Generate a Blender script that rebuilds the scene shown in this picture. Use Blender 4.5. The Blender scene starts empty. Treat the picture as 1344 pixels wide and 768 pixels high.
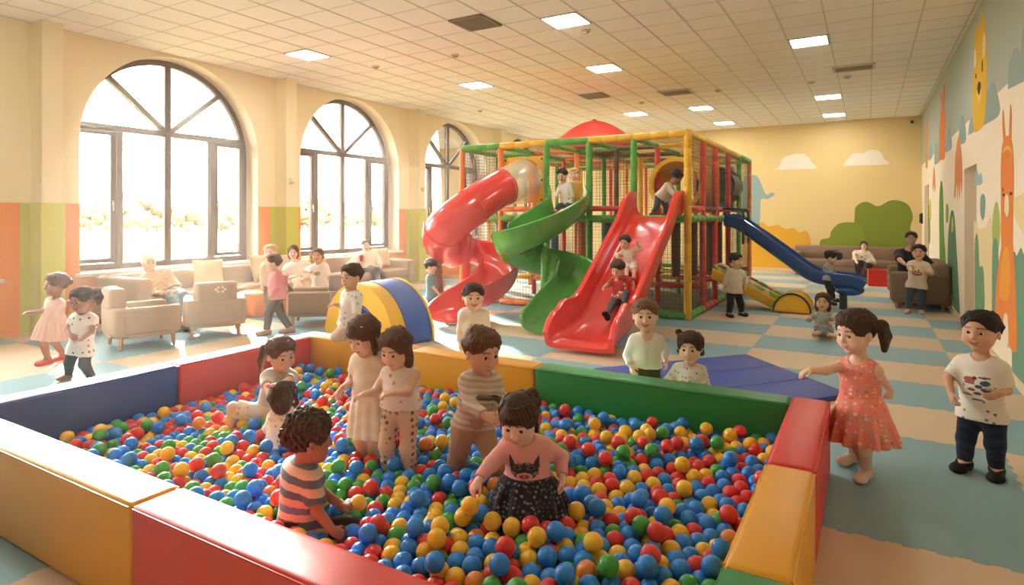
import bpy, bmesh, math, random
import numpy as np
from mathutils import Vector, Matrix
from mathutils.geometry import tessellate_polygon
SC = bpy.context.scene
COL = SC.collection
PI = math.pi
FPX, CAMH, HORY = 800.0, 1.5, 284.0
YAW = math.atan(468/800); CY, SY = math.cos(YAW), math.sin(YAW)
def at_depth(px, py, d):
    a = (px-672)/FPX
    return Vector(((a*CY-SY)*d, (a*SY+CY)*d, CAMH-(py-HORY)/FPX*d))
def on_x(px, py, x):
    a = (px-672)/FPX
    return at_depth(px, py, x/(a*CY-SY))
def on_y(px, py, y):
    a = (px-672)/FPX
    return at_depth(px, py, y/(a*SY+CY))
def on_z(px, py, z=0.0):
    return at_depth(px, py, (CAMH-z)*FPX/(py-HORY))
def srgb(h, g=1.0):
    h = h.lstrip('#')
    v = [int(h[i:i+2], 16)/255 for i in (0, 2, 4)]
    return tuple((x/12.92 if x <= .04045 else ((x+.055)/1.055)**2.4)*g for x in v)

# ---------- materials ----------
MATS = {}
def nodes_of(name):
    m = bpy.data.materials.new(name); m.use_nodes = True
    nt = m.node_tree; b = nt.nodes['Principled BSDF']
    return m, nt, b
def N(nt, t, **kw):
    n = nt.nodes.new(t)
    for k, v in kw.items():
        if k in n.inputs: n.inputs[k].default_value = v
        else: setattr(n, k, v)
    return n
def mat(name, col, rough=.6, spec=.35, bump=0, bscale=60, vary=0, vscale=4, metal=0, coat=0, sss=0):
    """plain procedural material: colour with a little noise variation and a noise bump"""
    if name in MATS: return MATS[name]
    if isinstance(col, str): col = srgb(col)
    m, nt, b = nodes_of(name)
    L = nt.links
    b.inputs['Base Color'].default_value = (*col, 1)
    b.inputs['Roughness'].default_value = rough
    b.inputs['Specular IOR Level'].default_value = spec
    b.inputs['Metallic'].default_value = metal
    b.inputs['Coat Weight'].default_value = coat
    tc = N(nt, 'ShaderNodeTexCoord')
    if vary:
        n = N(nt, 'ShaderNodeTexNoise', Scale=vscale, Detail=4.0)
        L.new(tc.outputs['Object'], n.inputs['Vector'])
        mx = N(nt, 'ShaderNodeMix', data_type='RGBA')
        mx.inputs[6].default_value = (*[max(0, c*(1-vary)) for c in col], 1)
        mx.inputs[7].default_value = (*[min(1, c*(1+vary)) for c in col], 1)
        L.new(n.outputs['Fac'], mx.inputs[0]); L.new(mx.outputs[2], b.inputs['Base Color'])
    if bump:
        n = N(nt, 'ShaderNodeTexNoise', Scale=bscale, Detail=3.0)
        L.new(tc.outputs['Object'], n.inputs['Vector'])
        bp = N(nt, 'ShaderNodeBump', Strength=bump, Distance=.01)
        L.new(n.outputs['Fac'], bp.inputs['Height']); L.new(bp.outputs['Normal'], b.inputs['Normal'])
    MATS[name] = m
    return m
def attr_mat(name, rough=.7, spec=.25, bump=0, bscale=200, sss=0, sheen=0, stretch=None, vary=.08):
    """material that takes its colour from the mesh attribute Col"""
    if name in MATS: return MATS[name]
    m, nt, b = nodes_of(name); L = nt.links
    a = N(nt, 'ShaderNodeAttribute', attribute_name='Col')
    tc = N(nt, 'ShaderNodeTexCoord')
    n = N(nt, 'ShaderNodeTexNoise', Scale=bscale, Detail=3.0)
    if stretch:
        mp = N(nt, 'ShaderNodeMapping'); mp.inputs['Scale'].default_value = stretch
        L.new(tc.outputs['Object'], mp.inputs['Vector']); L.new(mp.outputs['Vector'], n.inputs['Vector'])
    else:
        L.new(tc.outputs['Object'], n.inputs['Vector'])
    mr = N(nt, 'ShaderNodeMapRange'); mr.inputs['From Min'].default_value = .25; mr.inputs['From Max'].default_value = .75
    mr.inputs['To Min'].default_value = 1-vary; mr.inputs['To Max'].default_value = 1+vary
    L.new(n.outputs['Fac'], mr.inputs['Value'])
    mx = N(nt, 'ShaderNodeMix', data_type='RGBA', blend_type='MULTIPLY'); mx.inputs[0].default_value = 1
    L.new(a.outputs['Color'], mx.inputs[6]); L.new(mr.outputs['Result'], mx.inputs[7])
    L.new(mx.outputs[2], b.inputs['Base Color'])
    b.inputs['Roughness'].default_value = rough
    b.inputs['Specular IOR Level'].default_value = spec
    b.inputs['Sheen Weight'].default_value = sheen
    if sss:
        b.inputs['Subsurface Weight'].default_value = sss
        b.inputs['Subsurface Radius'].default_value = (1.0, .35, .2)
        b.inputs['Subsurface Scale'].default_value = .012
    if bump:
        bp = N(nt, 'ShaderNodeBump', Strength=bump, Distance=.004)
        L.new(n.outputs['Fac'], bp.inputs['Height']); L.new(bp.outputs['Normal'], b.inputs['Normal'])
    MATS[name] = m
    return m
def emit_mat(name, col, strength):
    m, nt, b = nodes_of(name)
    b.inputs['Base Color'].default_value = (*col, 1)
    b.inputs['Emission Color'].default_value = (*col, 1)
    b.inputs['Emission Strength'].default_value = strength
    MATS[name] = m
    return m

# ---------- objects ----------
def props(o, label=None, cat=None, group=None, kind=None):
    if label: o['label'] = label
    if cat: o['category'] = cat
    if group: o['group'] = group
    if kind: o['kind'] = kind
    return o
def thing(name, loc=(0, 0, 0), rz=0, label=None, cat=None, group=None):
    o = bpy.data.objects.new(name, None); COL.objects.link(o)
    o.empty_display_size = .1
    o.location = loc; o.rotation_euler = (0, 0, rz)
    return props(o, label, cat, group)
def link_mesh(name, me, parent=None, loc=None):
    o = bpy.data.objects.new(name, me); COL.objects.link(o)
    if parent is not None: o.parent = parent
    if loc is not None: o.location = loc
    return o
def obj(name, bm, m, parent=None, smooth=None, loc=None):
    """link a bmesh as ONE mesh object; smooth = auto-smooth angle in degrees (None flat)"""
    bmesh.ops.recalc_face_normals(bm, faces=bm.faces)
    me = bpy.data.meshes.new(name)
    if smooth is not None:
        lim = math.radians(smooth)
        for f in bm.faces: f.smooth = True
        for e in bm.edges:
            if len(e.link_faces) != 2 or e.calc_face_angle(0) > lim: e.smooth = False
    bm.to_mesh(me); bm.free()
    for mm in (m if isinstance(m, (list, tuple)) else [m]): me.materials.append(mm)
    return link_mesh(name, me, parent, loc)
def struct(name, bm, m, parent=None, smooth=None):
    o = obj(name, bm, m, parent, smooth)
    if parent is None: o['kind'] = 'structure'
    return o
def copy_tree(o, parent=None):
    c = o.copy(); COL.objects.link(c)
    if parent is not None: c.parent = parent
    for ch in list(o.children): copy_tree(ch, c)
    return c
def BM(): return bmesh.new()
def _xf(bm, verts, M):
    bmesh.ops.transform(bm, matrix=M, verts=verts)
def box(bm, lo, hi, bevel=0, seg=2, M=None, mi=0):
    r = bmesh.ops.create_cube(bm, size=1)
    vs = r['verts']
    S = Matrix.Diagonal((hi[0]-lo[0], hi[1]-lo[1], hi[2]-lo[2], 1))
    T = Matrix.Translation([(a+b)/2 for a, b in zip(lo, hi)])
    _xf(bm, vs, T @ S)
    fs = list({f for v in vs for f in v.link_faces})
    if bevel:
        es = list({e for v in vs for e in v.link_edges})
        rr = bmesh.ops.bevel(bm, geom=es, offset=bevel, segments=seg, affect='EDGES', profile=.5)
        vs = list({v for f in rr['faces'] for v in f.verts} | {v for v in vs if v.is_valid})
        fs = list({f for v in vs for f in v.link_faces})
    if M is not None: _xf(bm, vs, M)
    for f in fs: f.material_index = mi
    return vs
def cyl(bm, p, q, r, r2=None, n=12, caps=True, mi=0):
    p, q = Vector(p), Vector(q); r2 = r if r2 is None else r2
    d = q-p; L = d.length
    R = d.to_track_quat('Z', 'Y').to_matrix().to_4x4()
    rr = bmesh.ops.create_cone(bm, cap_ends=caps, segments=n, radius1=r, radius2=r2, depth=L,
                               matrix=Matrix.Translation((p+q)/2) @ R)
    for f in {f for v in rr['verts'] for f in v.link_faces}: f.material_index = mi
    return rr['verts']
def ball(bm, c, r, u=16, v=10, M=None, mi=0):
    rr = bmesh.ops.create_uvsphere(bm, u_segments=u, v_segments=v, radius=1)
    S = Matrix.Diagonal((*(r if isinstance(r, (tuple, list)) else (r, r, r)), 1))
    _xf(bm, rr['verts'], (M if M is not None else Matrix.Translation(c)) @ S)
    for f in {f for v_ in rr['verts'] for f in v_.link_faces}: f.material_index = mi
    return rr['verts']
def sweep(bm, path, prof, closed_prof=True, up=Vector((0, 0, 1)), cap=True, scale=None, mi=0):
    """sweep a 2-D profile [(side, up)] along a path; the frame keeps the given up"""
    rings = []
    n = len(path)
    for i, p in enumerate(path):
        p = Vector(p)
        t = (Vector(path[min(i+1, n-1)])-Vector(path[max(i-1, 0)])).normalized()
        s = t.cross(up)
        if s.length < 1e-4: s = Vector((1, 0, 0))
        s.normalize(); u = s.cross(t)
        k = 1 if scale is None else scale[i]
        pr = prof(i) if callable(prof) else prof
        rings.append([bm.verts.new(p+s*a*k+u*b*k) for a, b in pr])
    m = len(rings[0])
    for i in range(n-1):
        for j in range(m if closed_prof else m-1):
            f = bm.faces.new((rings[i][j], rings[i][(j+1) % m], rings[i+1][(j+1) % m], rings[i+1][j]))
            f.material_index = mi
    if cap and closed_prof:
        bm.faces.new(rings[0][::-1]).material_index = mi; bm.faces.new(rings[-1]).material_index = mi
    return rings
def circle_prof(r, n=14): return [(r*math.cos(2*PI*i/n), r*math.sin(2*PI*i/n)) for i in range(n)]
def lathe(bm, prof, n=24, M=None, mi=0, cap=True):
    """prof [(r, z)] turned about Z"""
    rings = []
    for r, z in prof:
        rings.append([bm.verts.new((r*math.cos(2*PI*i/n), r*math.sin(2*PI*i/n), z)) for i in range(n)])
    for a, b in zip(rings, rings[1:]):
        for i in range(n):
            bm.faces.new((a[i], a[(i+1) % n], b[(i+1) % n], b[i])).material_index = mi
    if cap:
        bm.faces.new(rings[0][::-1]).material_index = mi; bm.faces.new(rings[-1]).material_index = mi
    vs = [v for r in rings for v in r]
    if M is not None: _xf(bm, vs, M)
    return vs
def prism(bm, pts, z0, z1, M=None, mi=0, bevel=0, seg=2):
    """extrude a 2-D outline between two heights"""
    a = [bm.verts.new((x, y, z0)) for x, y in pts]; b = [bm.verts.new((x, y, z1)) for x, y in pts]
    n = len(pts)
    fs = [bm.faces.new(a[::-1]), bm.faces.new(b)]
    for i in range(n): fs.append(bm.faces.new((a[i], a[(i+1) % n], b[(i+1) % n], b[i])))
    vs = a+b
    if bevel:
        es = list({e for f in fs for e in f.edges})
        rr = bmesh.ops.bevel(bm, geom=es, offset=bevel, segments=seg, affect='EDGES', profile=.5)
        vs = list({v for f in rr['faces'] for v in f.verts} | {v for v in vs if v.is_valid})
        fs = list({f for v in vs for f in v.link_faces})
    for f in fs:
        if f.is_valid: f.material_index = mi
    if M is not None: _xf(bm, vs, M)
    return vs
def smooth_path(pts, per=8):
    """Catmull-Rom through the points"""
    P = [Vector(p) for p in pts]; P = [P[0]*2-P[1]]+P+[P[-1]*2-P[-2]]
    out = []
    for i in range(1, len(P)-2):
        p0, p1, p2, p3 = P[i-1:i+3]
        for k in range(per):
            t = k/per
            out.append(.5*((2*p1)+(p2-p0)*t+(2*p0-5*p1+4*p2-p3)*t*t+(3*p1-p0-3*p2+p3)*t**3))
    out.append(P[-2]); return out
SKY_S, SUN_S, EXPO, HAZE_D, HAZE_G = 18.0, 24.0, 0.25, 0.005, 0.65
# ---------- distance-field modelling of people (smooth unions of rounded shapes, turned into one surface) ----------
class Cone:
    """rounded cone between two points"""
    def __init__(s, a, b, r1, r2, flat=None):
        s.a = np.array(a, float); s.b = np.array(b, float); s.r1 = r1; s.r2 = r2; s.flat = flat
    def bbox(s):
        r = max(s.r1, s.r2)
        return np.minimum(s.a, s.b)-r, np.maximum(s.a, s.b)+r
    def f(s, X, Y, Z):
        d = s.b-s.a; L2 = max(d@d, 1e-12)
        px, py, pz = X-s.a[0], Y-s.a[1], Z-s.a[2]
        t0 = (px*d[0]+py*d[1]+pz*d[2])/L2
        t = np.clip(t0, 0, 1)
        dist = np.sqrt((px-t*d[0])**2+(py-t*d[1])**2+(pz-t*d[2])**2)-(s.r1+(s.r2-s.r1)*t)
        if s.flat:            # cut square at the ends named: 'b', 'a' or 'ab'
            L = math.sqrt(L2)
            if 'b' in s.flat: dist = np.maximum(dist, (t0-1)*L)
            if 'a' in s.flat: dist = np.maximum(dist, -t0*L)
        return dist
class Ell:
    """ellipsoid: centre, rotation rows (3 axes), radii"""
    def __init__(s, c, ax, r):
        s.c = np.array(c, float); s.ax = np.array(ax, float); s.r = np.array(r, float)
    def bbox(s):
        e = np.sqrt(((s.ax*s.r[:, None])**2).sum(0)); return s.c-e, s.c+e
    def f(s, X, Y, Z):
        x, y, z = X-s.c[0], Y-s.c[1], Z-s.c[2]
        k0 = 0; k1 = 0
        for i in range(3):
            q = (x*s.ax[i][0]+y*s.ax[i][1]+z*s.ax[i][2])/s.r[i]
            k0 = k0+q*q; k1 = k1+(q/s.r[i])**2
        k0 = np.sqrt(k0); k1 = np.sqrt(k1)
        return k0*(k0-1)/np.maximum(k1, 1e-9)
class Half:
    """half space: keeps the side the normal points away from"""
    def __init__(s, p, n):
        s.p = np.array(p, float); n = np.array(n, float); s.n = n/np.linalg.norm(n)
    def f(s, X, Y, Z): return (X-s.p[0])*s.n[0]+(Y-s.p[1])*s.n[1]+(Z-s.p[2])*s.n[2]
class Skirt:
    """flared skirt hanging from a waist point, with folds"""
    def __init__(s, top, bot, r0, r1, ax, folds=11, amp=.07, flat=.8):
        s.a = np.array(top, float); s.b = np.array(bot, float); s.r0 = r0; s.r1 = r1
        s.ax = np.array(ax, float); s.folds = folds; s.amp = amp; s.flat = flat
    def bbox(s):
        r = max(s.r0, s.r1)*1.15
        return np.minimum(s.a, s.b)-r, np.maximum(s.a, s.b)+r
    def f(s, X, Y, Z):
        d = s.b-s.a; L = np.linalg.norm(d); d = d/L
        side = s.ax[0]-d*(s.ax[0]@d); side /= np.linalg.norm(side); fw = np.cross(side, d)
        x, y, z = X-s.a[0], Y-s.a[1], Z-s.a[2]
        t = (x*d[0]+y*d[1]+z*d[2])
        u = x*side[0]+y*side[1]+z*side[2]; v = (x*fw[0]+y*fw[1]+z*fw[2])/s.flat
        th = np.arctan2(v, u); tt = np.clip(t/L, 0, 1)
        R = s.r0+(s.r1-s.r0)*tt**.62
        R = R*(1+s.amp*tt*(np.sin(th*s.folds)+.5*np.sin(th*(s.folds*.5+1)+1)))
        dist = (np.sqrt(u*u+v*v)-R)*.8
        return np.maximum(np.maximum(dist, t-L), -t)
def mesh_sdf(ops, h, pad=.012):
    """evaluate a list of (op, shape, blend) on a grid and return the vertices and quads of its surface"""
    lo = np.min([p.bbox()[0] for o, p, k in ops if o == 'u'], 0)-pad-2*h
    hi = np.max([p.bbox()[1] for o, p, k in ops if o == 'u'], 0)+pad+2*h
    n = np.ceil((hi-lo)/h).astype(int)+1
    ax = [lo[i]+h*np.arange(n[i]) for i in range(3)]
    D = np.full(n, .08, np.float32)
    for o, p, k in ops:
        if o == 'i' or not hasattr(p, 'bbox'):
            sl = (slice(0, n[0]), slice(0, n[1]), slice(0, n[2]))
        else:
            b0, b1 = p.bbox(); m = k+2.5*h+(.012 if o == 'u' else 0)
            i0 = np.clip(np.floor((b0-m-lo)/h).astype(int), 0, n-1); i1 = np.clip(np.ceil((b1+m-lo)/h).astype(int)+1, 1, n)
            if (i1 <= i0).any(): continue
            sl = tuple(slice(a, b) for a, b in zip(i0, i1))
        X = ax[0][sl[0]][:, None, None]; Y = ax[1][sl[1]][None, :, None]; Z = ax[2][sl[2]][None, None, :]
        v = p.f(X, Y, Z).astype(np.float32); d = D[sl]
        if o == 'u':
            r = np.minimum(d, v)
            if k: r = r-np.maximum(k-np.abs(d-v), 0)**2/(4*k)
        else:
            v = -v if o == 's' else v
            r = np.maximum(d, v)
            if k: r = r+np.maximum(k-np.abs(d-v), 0)**2/(4*k)
        D[sl] = r
    return surface_nets(D, lo, h)
def surface_nets(D, lo, h):
    S = D < 0
    c = S[:-1, :-1, :-1].astype(np.int8)
    for dx, dy, dz in ((1,0,0),(0,1,0),(1,1,0),(0,0,1),(1,0,1),(0,1,1),(1,1,1)):
        c += S[dx:D.shape[0]-1+dx, dy:D.shape[1]-1+dy, dz:D.shape[2]-1+dz]
    I = np.argwhere((c > 0) & (c < 8))
    idx = np.full(c.shape, -1, np.int32); idx[tuple(I.T)] = np.arange(len(I))
    corners = [(0,0,0),(1,0,0),(0,1,0),(1,1,0),(0,0,1),(1,0,1),(0,1,1),(1,1,1)]
    val = np.stack([D[I[:,0]+a, I[:,1]+b, I[:,2]+g] for a, b, g in corners], 1)
    edges = [(0,1),(2,3),(4,5),(6,7),(0,2),(1,3),(4,6),(5,7),(0,4),(1,5),(2,6),(3,7)]
    acc = np.zeros((len(I), 3)); cnt = np.zeros(len(I))
    C = np.array(corners, float)
    for a, b in edges:
        va, vb = val[:, a], val[:, b]; m = (va < 0) != (vb < 0)
        t = np.where(m, va/np.where(m, va-vb, 1), 0)
        acc += np.where(m[:, None], C[a]+(C[b]-C[a])*t[:, None], 0); cnt += m
    V = lo+h*(I+acc/cnt[:, None])
    Q = []
    for axis in range(3):
        a = S.take(range(0, S.shape[axis]-1), axis); b = S.take(range(1, S.shape[axis]), axis)
        E = np.argwhere(a != b)
        u, w = (axis+1) % 3, (axis+2) % 3
        ok = (E[:, u] > 0) & (E[:, w] > 0) & (E[:, u] < S.shape[u]-1) & (E[:, w] < S.shape[w]-1)
        E = E[ok]
        ins = a[tuple(E.T)]
        def cell(du, dw):
            e = E.copy(); e[:, u] += du; e[:, w] += dw; return idx[tuple(e.T)]
        q = np.stack([cell(-1, -1), cell(0, -1), cell(0, 0), cell(-1, 0)], 1)
        q[~ins] = q[~ins][:, ::-1]
        Q.append(q)
    return V, np.concatenate(Q)
def vert_normals(V, Q):
    nf = np.cross(V[Q[:, 2]]-V[Q[:, 0]], V[Q[:, 3]]-V[Q[:, 1]])
    nv = np.zeros_like(V)
    for i in range(4): np.add.at(nv, Q[:, i], nf)
    return nv/np.maximum(np.linalg.norm(nv, axis=1, keepdims=True), 1e-12)
def relax(V, Q, it=1, w=.5):
    for _ in range(it):
        acc = np.zeros_like(V); cnt = np.zeros(len(V))
        for i in range(4):
            for j in (1, 3):
                np.add.at(acc, Q[:, i], V[Q[:, (i+j) % 4]]); np.add.at(cnt, Q[:, i], 1)
        V = V*(1-w)+w*acc/np.maximum(cnt, 1)[:, None]
    return V
def quads_mesh(name, V, Q, cols=None, mats=(), mi=None, smooth=True):
    me = bpy.data.meshes.new(name)
    me.vertices.add(len(V)); me.vertices.foreach_set('co', np.ascontiguousarray(V, np.float32).ravel())
    me.loops.add(Q.size); me.loops.foreach_set('vertex_index', np.ascontiguousarray(Q, np.int32).ravel())
    me.polygons.add(len(Q))
    me.polygons.foreach_set('loop_start', np.arange(0, Q.size, 4, dtype=np.int32))
    me.polygons.foreach_set('use_smooth', np.ones(len(Q), bool) if smooth else np.zeros(len(Q), bool))
    if mi is not None: me.polygons.foreach_set('material_index', np.ascontiguousarray(mi, np.int32))
    if cols is not None:
        at = me.attributes.new('Col', 'FLOAT_COLOR', 'POINT')
        c4 = np.ones((len(V), 4), np.float32); c4[:, :3] = cols
        at.data.foreach_set('color', c4.ravel())
    for m in mats: me.materials.append(m)
    me.update(calc_edges=True)
    return me
# ---------- people ----------
UV_ = np.array((CY, SY, 0.)); DV_ = np.array((-SY, CY, 0.)); ZV_ = np.array((0., 0., 1.))
def nrm(v):
    v = np.array(v, float); n = np.linalg.norm(v); return v/n if n > 1e-9 else v
def orth(v, t): return nrm(np.array(v)-np.array(t)*(np.array(v)@np.array(t)))
def cam_vec(v): return UV_*v[0]+DV_*v[1]+ZV_*v[2]
def P3(px, py, d): return np.array(at_depth(px, py, d))
SKIN = dict(fair=srgb('#f0cfba'), light=srgb('#e9c3a9'), tan=srgb('#dab192'), olive=srgb('#c99c7a'), brown=srgb('#a3755a'), deep=srgb('#8f5f42'))
HAIRC = dict(black=srgb('#241a15'), dark=srgb('#43301f'), brown=srgb('#5f402a'), mid=srgb('#75543a'), light=srgb('#8d6a45'), blond=srgb('#c9a873'), grey=srgb('#8d8378'))
EYE_SCLERA = mat('eye_white', srgb('#e8e2da'), rough=.25, spec=.5)
EYE_IRIS = mat('eye_iris', srgb('#3b2415'), rough=.15, spec=.6)
EYE_PUPIL = mat('eye_pupil', srgb('#0a0706'), rough=.1, spec=.6)
M_SKIN = attr_mat('skin', rough=.55, spec=.3, bump=.05, bscale=160, sss=.12, vary=.03)
M_CLOTH = attr_mat('clothing_cloth', rough=.9, spec=.12, bump=.25, bscale=260, sheen=.15, vary=.06)
M_HAIR = attr_mat('hair_strands', rough=.55, spec=.2, bump=.5, bscale=90, stretch=(2.2, 2.2, .35), vary=.3)
M_SHOE = attr_mat('shoe_fabric', rough=.7, spec=.25, bump=.1, bscale=120)
def wob(V, seed, amp, fr):
    """smooth cloth-like displacement along the surface normal"""
    r = np.random.RandomState(seed); d = np.zeros(len(V))
    for i in range(6):
        k = r.normal(size=3); k = k/np.linalg.norm(k)*fr*(.6+.9*r.rand())
        d += np.sin(V@k+r.rand()*6.28+1.3*np.sin(V@np.roll(k, 1)*.7))
    return amp*d/2.4
def mouse(p, seed=0):
    return 0
def ik(S, W, l1, l2, pole):
    S, W = np.array(S), np.array(W)
    v = W-S; D = np.linalg.norm(v); mx = (l1+l2)*.995
    if D > mx:
        k = min(D/mx, 1.32); l1 *= k; l2 *= k
        if D > (l1+l2)*.995: W = S+v/D*(l1+l2)*.995; v = W-S; D = np.linalg.norm(v)
    if D < abs(l1-l2)*1.05+1e-4: D = abs(l1-l2)*1.05+1e-4
    t = v/np.linalg.norm(v); p = orth(pole, t)
    a = (l1*l1-l2*l2+D*D)/(2*D); hgt = math.sqrt(max(l1*l1-a*a, 0))
    return S+t*a+p*hgt, W
class Bag: pass
def head_ops(B, ad):
    c, ax, HH = B.hc, B.hax, B.HH
    w = .92 if ad else 1.0
    def q(x, y, z): return c+HH*(x*w*ax[0]+y*ax[1]+z*ax[2])
    def E(cx, cy, cz, rx, ry, rz): return Ell(q(cx, cy, cz), ax, (rx*HH*w, ry*HH, rz*HH))
    def Sp(x, y, z, r): return Cone(q(x, y, z), q(x, y, z)+1e-5, r*HH, r*HH)
    O = [('u', E(0, -.06, .12, .372, .42, .38), 0), ('u', E(0, .07, -.12, .318, .29, .355), .12*HH)]
    if ad: O += [('u', E(0, .12, -.30, .20, .20, .17), .1*HH)]
    for s in (-1, 1):
        O += [('u', Sp(s*.178, .185, -.20, .132), .09*HH)]
    O += [('u', Sp(0, .255, -.40, .075), .10*HH)]
    for s in (-1, 1): O += [('s', Sp(s*.145, .415, .0, .085), .06*HH)]
    O += [('u', Cone(q(0, .335, .03), q(0, .405, -.125), .022*HH, .042*HH), .05*HH)]
    for s in (-1, 1): O += [('u', Sp(s*.042, .372, -.14, .028), .025*HH)]
    # mouth: a groove between two lips along a curve
    sm = B.smile
    pts = []
    for i in range(7):
        x = -.105+.035*i
        pts.append((x, .352-1.9*x*x, -.268+sm*.045*(x/.105)**2))
    for (a, b) in zip(pts, pts[1:]):
        up = .018; 
        O += [('u', Cone(q(a[0], a[1]-.012, a[2]+up), q(b[0], b[1]-.012, b[2]+up), .020*HH, .020*HH), .02*HH),
              ('u', Cone(q(a[0]*.9, a[1]-.014, a[2]-.022), q(b[0]*.9, b[1]-.014, b[2]-.022), .023*HH, .023*HH), .02*HH)]
    g = .009+.010*B.open
    for (a, b) in zip(pts, pts[1:]):
        O += [('s', Cone(q(a[0], a[1]+.012, a[2]), q(b[0], b[1]+.012, b[2]), g*HH, g*HH), .01*HH)]
    for s in (-1, 1):
        O += [('u', Ell(q(s*.372, -.04, -.06), (nrm(ax[0]-s*.35*ax[1]), nrm(ax[1]+s*.35*ax[0]), ax[2]), (.035*HH, .075*HH, .105*HH)), .03*HH),
              ('s', Sp(s*.412, .0, -.05, .038), .02*HH)]
        # eyelids with an almond opening for the eyeball
        O += [('u', Sp(s*.137, .262, -.012, .078), .03*HH),
              ('s', E(s*.137, .36, -.014, .074, .10, .045*B.eye), .008*HH)]
    return O, q
def hair_ops(B, st):
    c, ax, HH = B.hc, B.hax, B.HH
    w = .92 if B.adult else 1.0
    def q(x, y, z): return c+HH*(x*w*ax[0]+y*ax[1]+z*ax[2])
    def E(cx, cy, cz, rx, ry, rz): return Ell(q(cx, cy, cz), ax, (rx*HH*w, ry*HH, rz*HH))
    def C(a, b, r1, r2): return Cone(q(*a), q(*b), r1*HH, r2*HH)
    def hv(x, y, z): return x*ax[0]+y*ax[1]+z*ax[2]
    t = st.get('t', .03)
    O = [('u', E(0, -.065, .13, .372+t, .424+t, .382+t), 0)]
    kind = st['style']
    if kind in ('long', 'bob'):
        ln = st.get('len', .6)
        O += [('u', E(0, -.20, .02-ln*.42, .33, .22, .22+ln*.42), .08*HH)]
        for s in (-1, 1):
            O += [('u', C((s*.33, .0, .12), (s*.335, .02, -ln*.5), .09, .10), .06*HH),
                  ('u', C((s*.335, .02, -ln*.5), (s*.27, .06, -ln), .10, .05), .06*HH)]
    elif kind == 'short':
        O += [('i', Half(q(0, .12, st.get('side', .0)), hv(0, .5, -.86)), .05*HH)]
    else:
        O += [('i', Half(q(0, .14, -.06), hv(0, .30, -.95)), .05*HH)]
    hl = st.get('line', -.13)
    cut = E(st.get('part', 0), .47, hl, .335, .37, .40)
    O += [('s', cut, .03*HH)]
    if kind in ('short', 'tied', 'bob', 'long') and not st.get('plain'):
        r = np.random.RandomState(st.get('seed', 7))
        nl = 46 if kind == 'short' else 30
        for i in range(nl):                       # locks combed from the crown
            ph = 2*PI*(i+.5*r.rand())/nl
            fx, fy = math.sin(ph), -math.cos(ph)          # fy = -1 at the nape, +1 at the brow
            front = fy > .55
            if front and st.get('bangs'): continue
            rx, ry = .372+t*.75, .424+t*.75
            zt = .13+.34*(.75+.2*r.rand())
            zb = (.27+.05*r.rand() if front else .06+.06*r.rand() if fy > .1 else -.14-.10*(-fy)+.05*r.rand()) if kind != 'tied' else (.30 if front else .12+.1*r.rand())
            k1 = math.sqrt(max(0, 1-((zt-.13)/(.382+t))**2)); k2 = math.sqrt(max(0, 1-((zb-.13)/(.382+t))**2))
            sw = .10*(r.rand()-.3)
            mid = (zt+zb)/2; km = math.sqrt(max(0, 1-((mid-.13)/(.382+t))**2))
            a = (fx*rx*k1, fy*ry*k1-.065, zt); m_ = (math.sin(ph+sw)*rx*km*1.03, -math.cos(ph+sw)*ry*km*1.03-.065, mid); b = (math.sin(ph+1.6*sw)*rx*k2*1.01, -math.cos(ph+1.6*sw)*ry*k2*1.01-.065, zb)
            w_ = .030+.022*r.rand()
            O += [('u', C(a, m_, w_, w_), .022*HH), ('u', C(m_, b, w_, .016), .022*HH)]
        for s in (-1, 1): O += [('s', Ell(q(s*.40, .02, -.07), ax, (.10*HH, .085*HH, .115*HH)), .02*HH)] if kind in ('short', 'tied') else []
    if st.get('bangs'):
        O += [('u', E(0, .12, .22, .315, .262, .18), .05*HH), ('s', E(0, .47, -.27, .31, .40, .375), .02*HH)]
        r = np.random.RandomState(3)
        for i in range(13):
            x = -.27+.045*i; yy = .42*math.sqrt(max(0, 1-(x/.36)**2))-.055
            O += [('u', C((x*.6, yy*.72, .45), (x*.9, yy+.012, .30), .03, .028), .02*HH), ('u', C((x*.9, yy+.012, .30), (x+.02*(r.rand()-.5), yy-.008, .115+.035*r.rand()+.25*x*x), .028, .014), .02*HH)]
    if st.get('fringe'):
        r = np.random.RandomState(st.get('seed', 9))
        for i in range(11):
            x = -.25+.05*i; yy = .42*math.sqrt(max(0, 1-(x/.38)**2))-.06
            O += [('u', C((x*.6-.04, yy*.7, .46), (x*.9+.0, yy-.015, .335), .034, .03), .025*HH), ('u', C((x*.9, yy-.015, .335), (x+.05+.03*r.rand(), yy+.002, .20+.05*r.rand()+.5*x*x), .03, .012), .022*HH)]
    for s in (-1, 1):
        O += [('s', Ell(q(s*.395, -.02, -.06), ax, (.10*HH, .085*HH, .11*HH)), .02*HH)] if kind in ('short', 'tied', 'curly') else []
    for tail in st.get('tails', ()):
        for a, b in zip(tail, tail[1:]):
            O += [('u', C(a[:3], b[:3], a[3], b[3]), .04*HH)]
    if kind == 'curly':
        r = np.random.RandomState(5)
        for i in range(150):
            v = r.normal(size=3); v /= np.linalg.norm(v)
            if v[2] < -.55 or (v[1] > .45 and v[2] < .45) or (v[2] < 0 and v[1] > -.1): continue
            p = (v[0]*(.34+t), -.065+v[1]*(.41+t), .13+v[2]*(.37+t))
            O += [('u', C(p, p, .06, .06), .015*HH)]
        O += [('s', cut, .03*HH)]
    return O
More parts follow.
